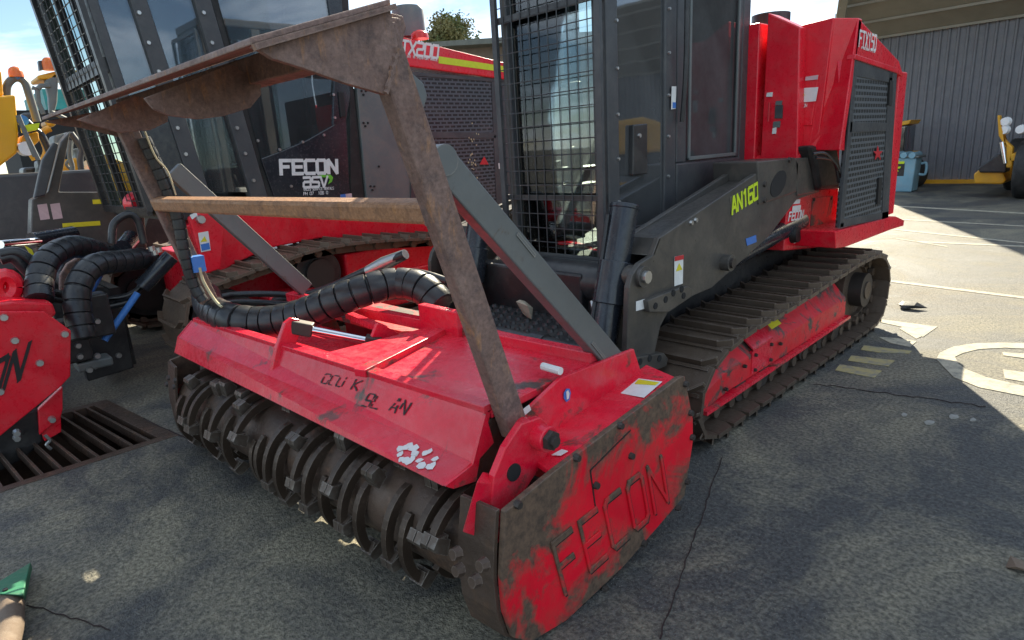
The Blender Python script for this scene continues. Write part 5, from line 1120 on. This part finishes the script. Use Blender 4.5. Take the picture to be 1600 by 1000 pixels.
MB().prism([PY(x,y,YW+.4) for x,y in [(1521,272),(1530,265),(1566,266),(1572,282),(1566,288),(1522,287)]], (0,1.8,0)).build('bucket', 'yellow_paint', wl, bevel=.03)
MB().prism([PY(x,y,YW+.3) for x,y in [(1528,262),(1560,240),(1575,250),(1572,270),(1530,270)]], (0,.4,0)).build('coupler', 'black_paint', wl, bevel=.03)

# loader parked to the right of the picture, mirrored in the cab's side window
W_ = PX(992,190,XS); d_ = _ray(992,190); d_ = V((-d_.x, d_.y, 0)).normalized(); c_ = W_ + d_*11.5; c_.z = 0
ml = thing('parked_loader', tuple(c_), 'yellow loader seen only as an orange reflection in the cab side window', 'loader')
sx_ = V((d_.y, -d_.x, 0))
def mp(u, v, z): return c_ + sx_*u + d_*v + V((0,0,z))
MB().prism([mp(-2.2,0,1.25), mp(2.4,0,1.25), mp(2.4,0,1.5), mp(.9,0,1.95), mp(-.2,0,2.05), mp(-1.2,0,1.7), mp(-2.2,0,1.55)], d_*1.4).build('hood', 'yellow_paint', ml, bevel=.08)
MB().prism([mp(-2.0,.1,.75), mp(2.2,.1,.75), mp(2.2,.1,1.24), mp(-2.0,.1,1.24)], d_*1.2).build('chassis', 'black_paint', ml, bevel=.05)
for u in (-1.3, 1.4):
    for v in (-.1, 1.1):
        w_ = MB().cyl(mp(u,v,.65), mp(u,v+.4,.65), .65, None, 26).build('wheel', 'rubber', ml, bevel=.05, smooth=True)
        MB().cyl(mp(u,v-.02,.65), mp(u,v+.03,.65), .33, None, 18).build('rim', 'yellow_paint', w_, smooth=True)

# pipework, guards and panels of the two yellow machines
rc = random.Random(3)
for k in range(16):
    x, y = rc.uniform(26,112), rc.uniform(168,285); n_ = rc.randint(2,3); pts_ = [(x,y)]
    for _ in range(n_): pts_.append((pts_[-1][0]+rc.uniform(-14,18), pts_[-1][1]+rc.uniform(8,26)))
    hose('pipe', [PX(a_,b_,X3+.4+.05*k) for a_,b_ in pts_], rc.uniform(.018,.05), y2, rc.choice(['panel_grey','hose_black','yellow_paint','rubber','cab_grey']), n=5)
for (x,y,w_,h_,mt) in ((96,250,34,46,'yellow_paint'),(112,262,22,36,'yellow_paint'),(60,250,26,40,'cab_grey'),(36,262,20,40,'black_paint'),(84,212,18,26,'panel_grey'),(104,205,14,30,'black_paint'),(70,188,20,10,'yellow_paint'),(34,176,18,14,'cab_grey'),(118,232,12,22,'panel_grey')):
    MB().prism([PX(x,y,X3+.3), PX(x+w_,y+rc.uniform(-6,6),X3+.3), PX(x+w_-4,y+h_,X3+.3), PX(x+rc.uniform(-5,5),y+h_,X3+.3)], (-.4,0,0)).build('panel', mt, y2, bevel=.03)
# hitch between the second tractor and its mulcher: dark mass behind the hoses
hf = MB().prism([(-5.2,.70,.08),(-5.2,1.0,.10),(-5.2,1.02,.55),(-5.2,.86,.72),(-5.2,.68,.5)], (-.09,0,0)).build('hitch_plate', 'black_paint', lt_, bevel=.01)
MB().prism([(-6.55,.78,.08),(-6.55,1.12,.10),(-6.55,1.16,.62),(-6.55,.92,.80),(-6.55,.74,.55)], (-.09,0,0)).build('hitch_plate', 'black_paint', lt_, bevel=.01)
for z_ in (.16,.42,.66): MB().cyl((-6.6,.90,z_),(-5.22,.90,z_), .075, None, 14).build('hitch_tube', 'black_paint', lt_, smooth=True)
MB().box((-6.5,.98,.1),(-5.3,1.04,.7)).build('hitch_back', 'black_paint', lt_)
bolts([V((-5.198,y_,z_)) for y_,z_ in ((.76,.18),(.92,.22),(.76,.4),(.94,.46),(.86,.6))], (1,0,0), 'bolt_steel', hf, .022, .018)
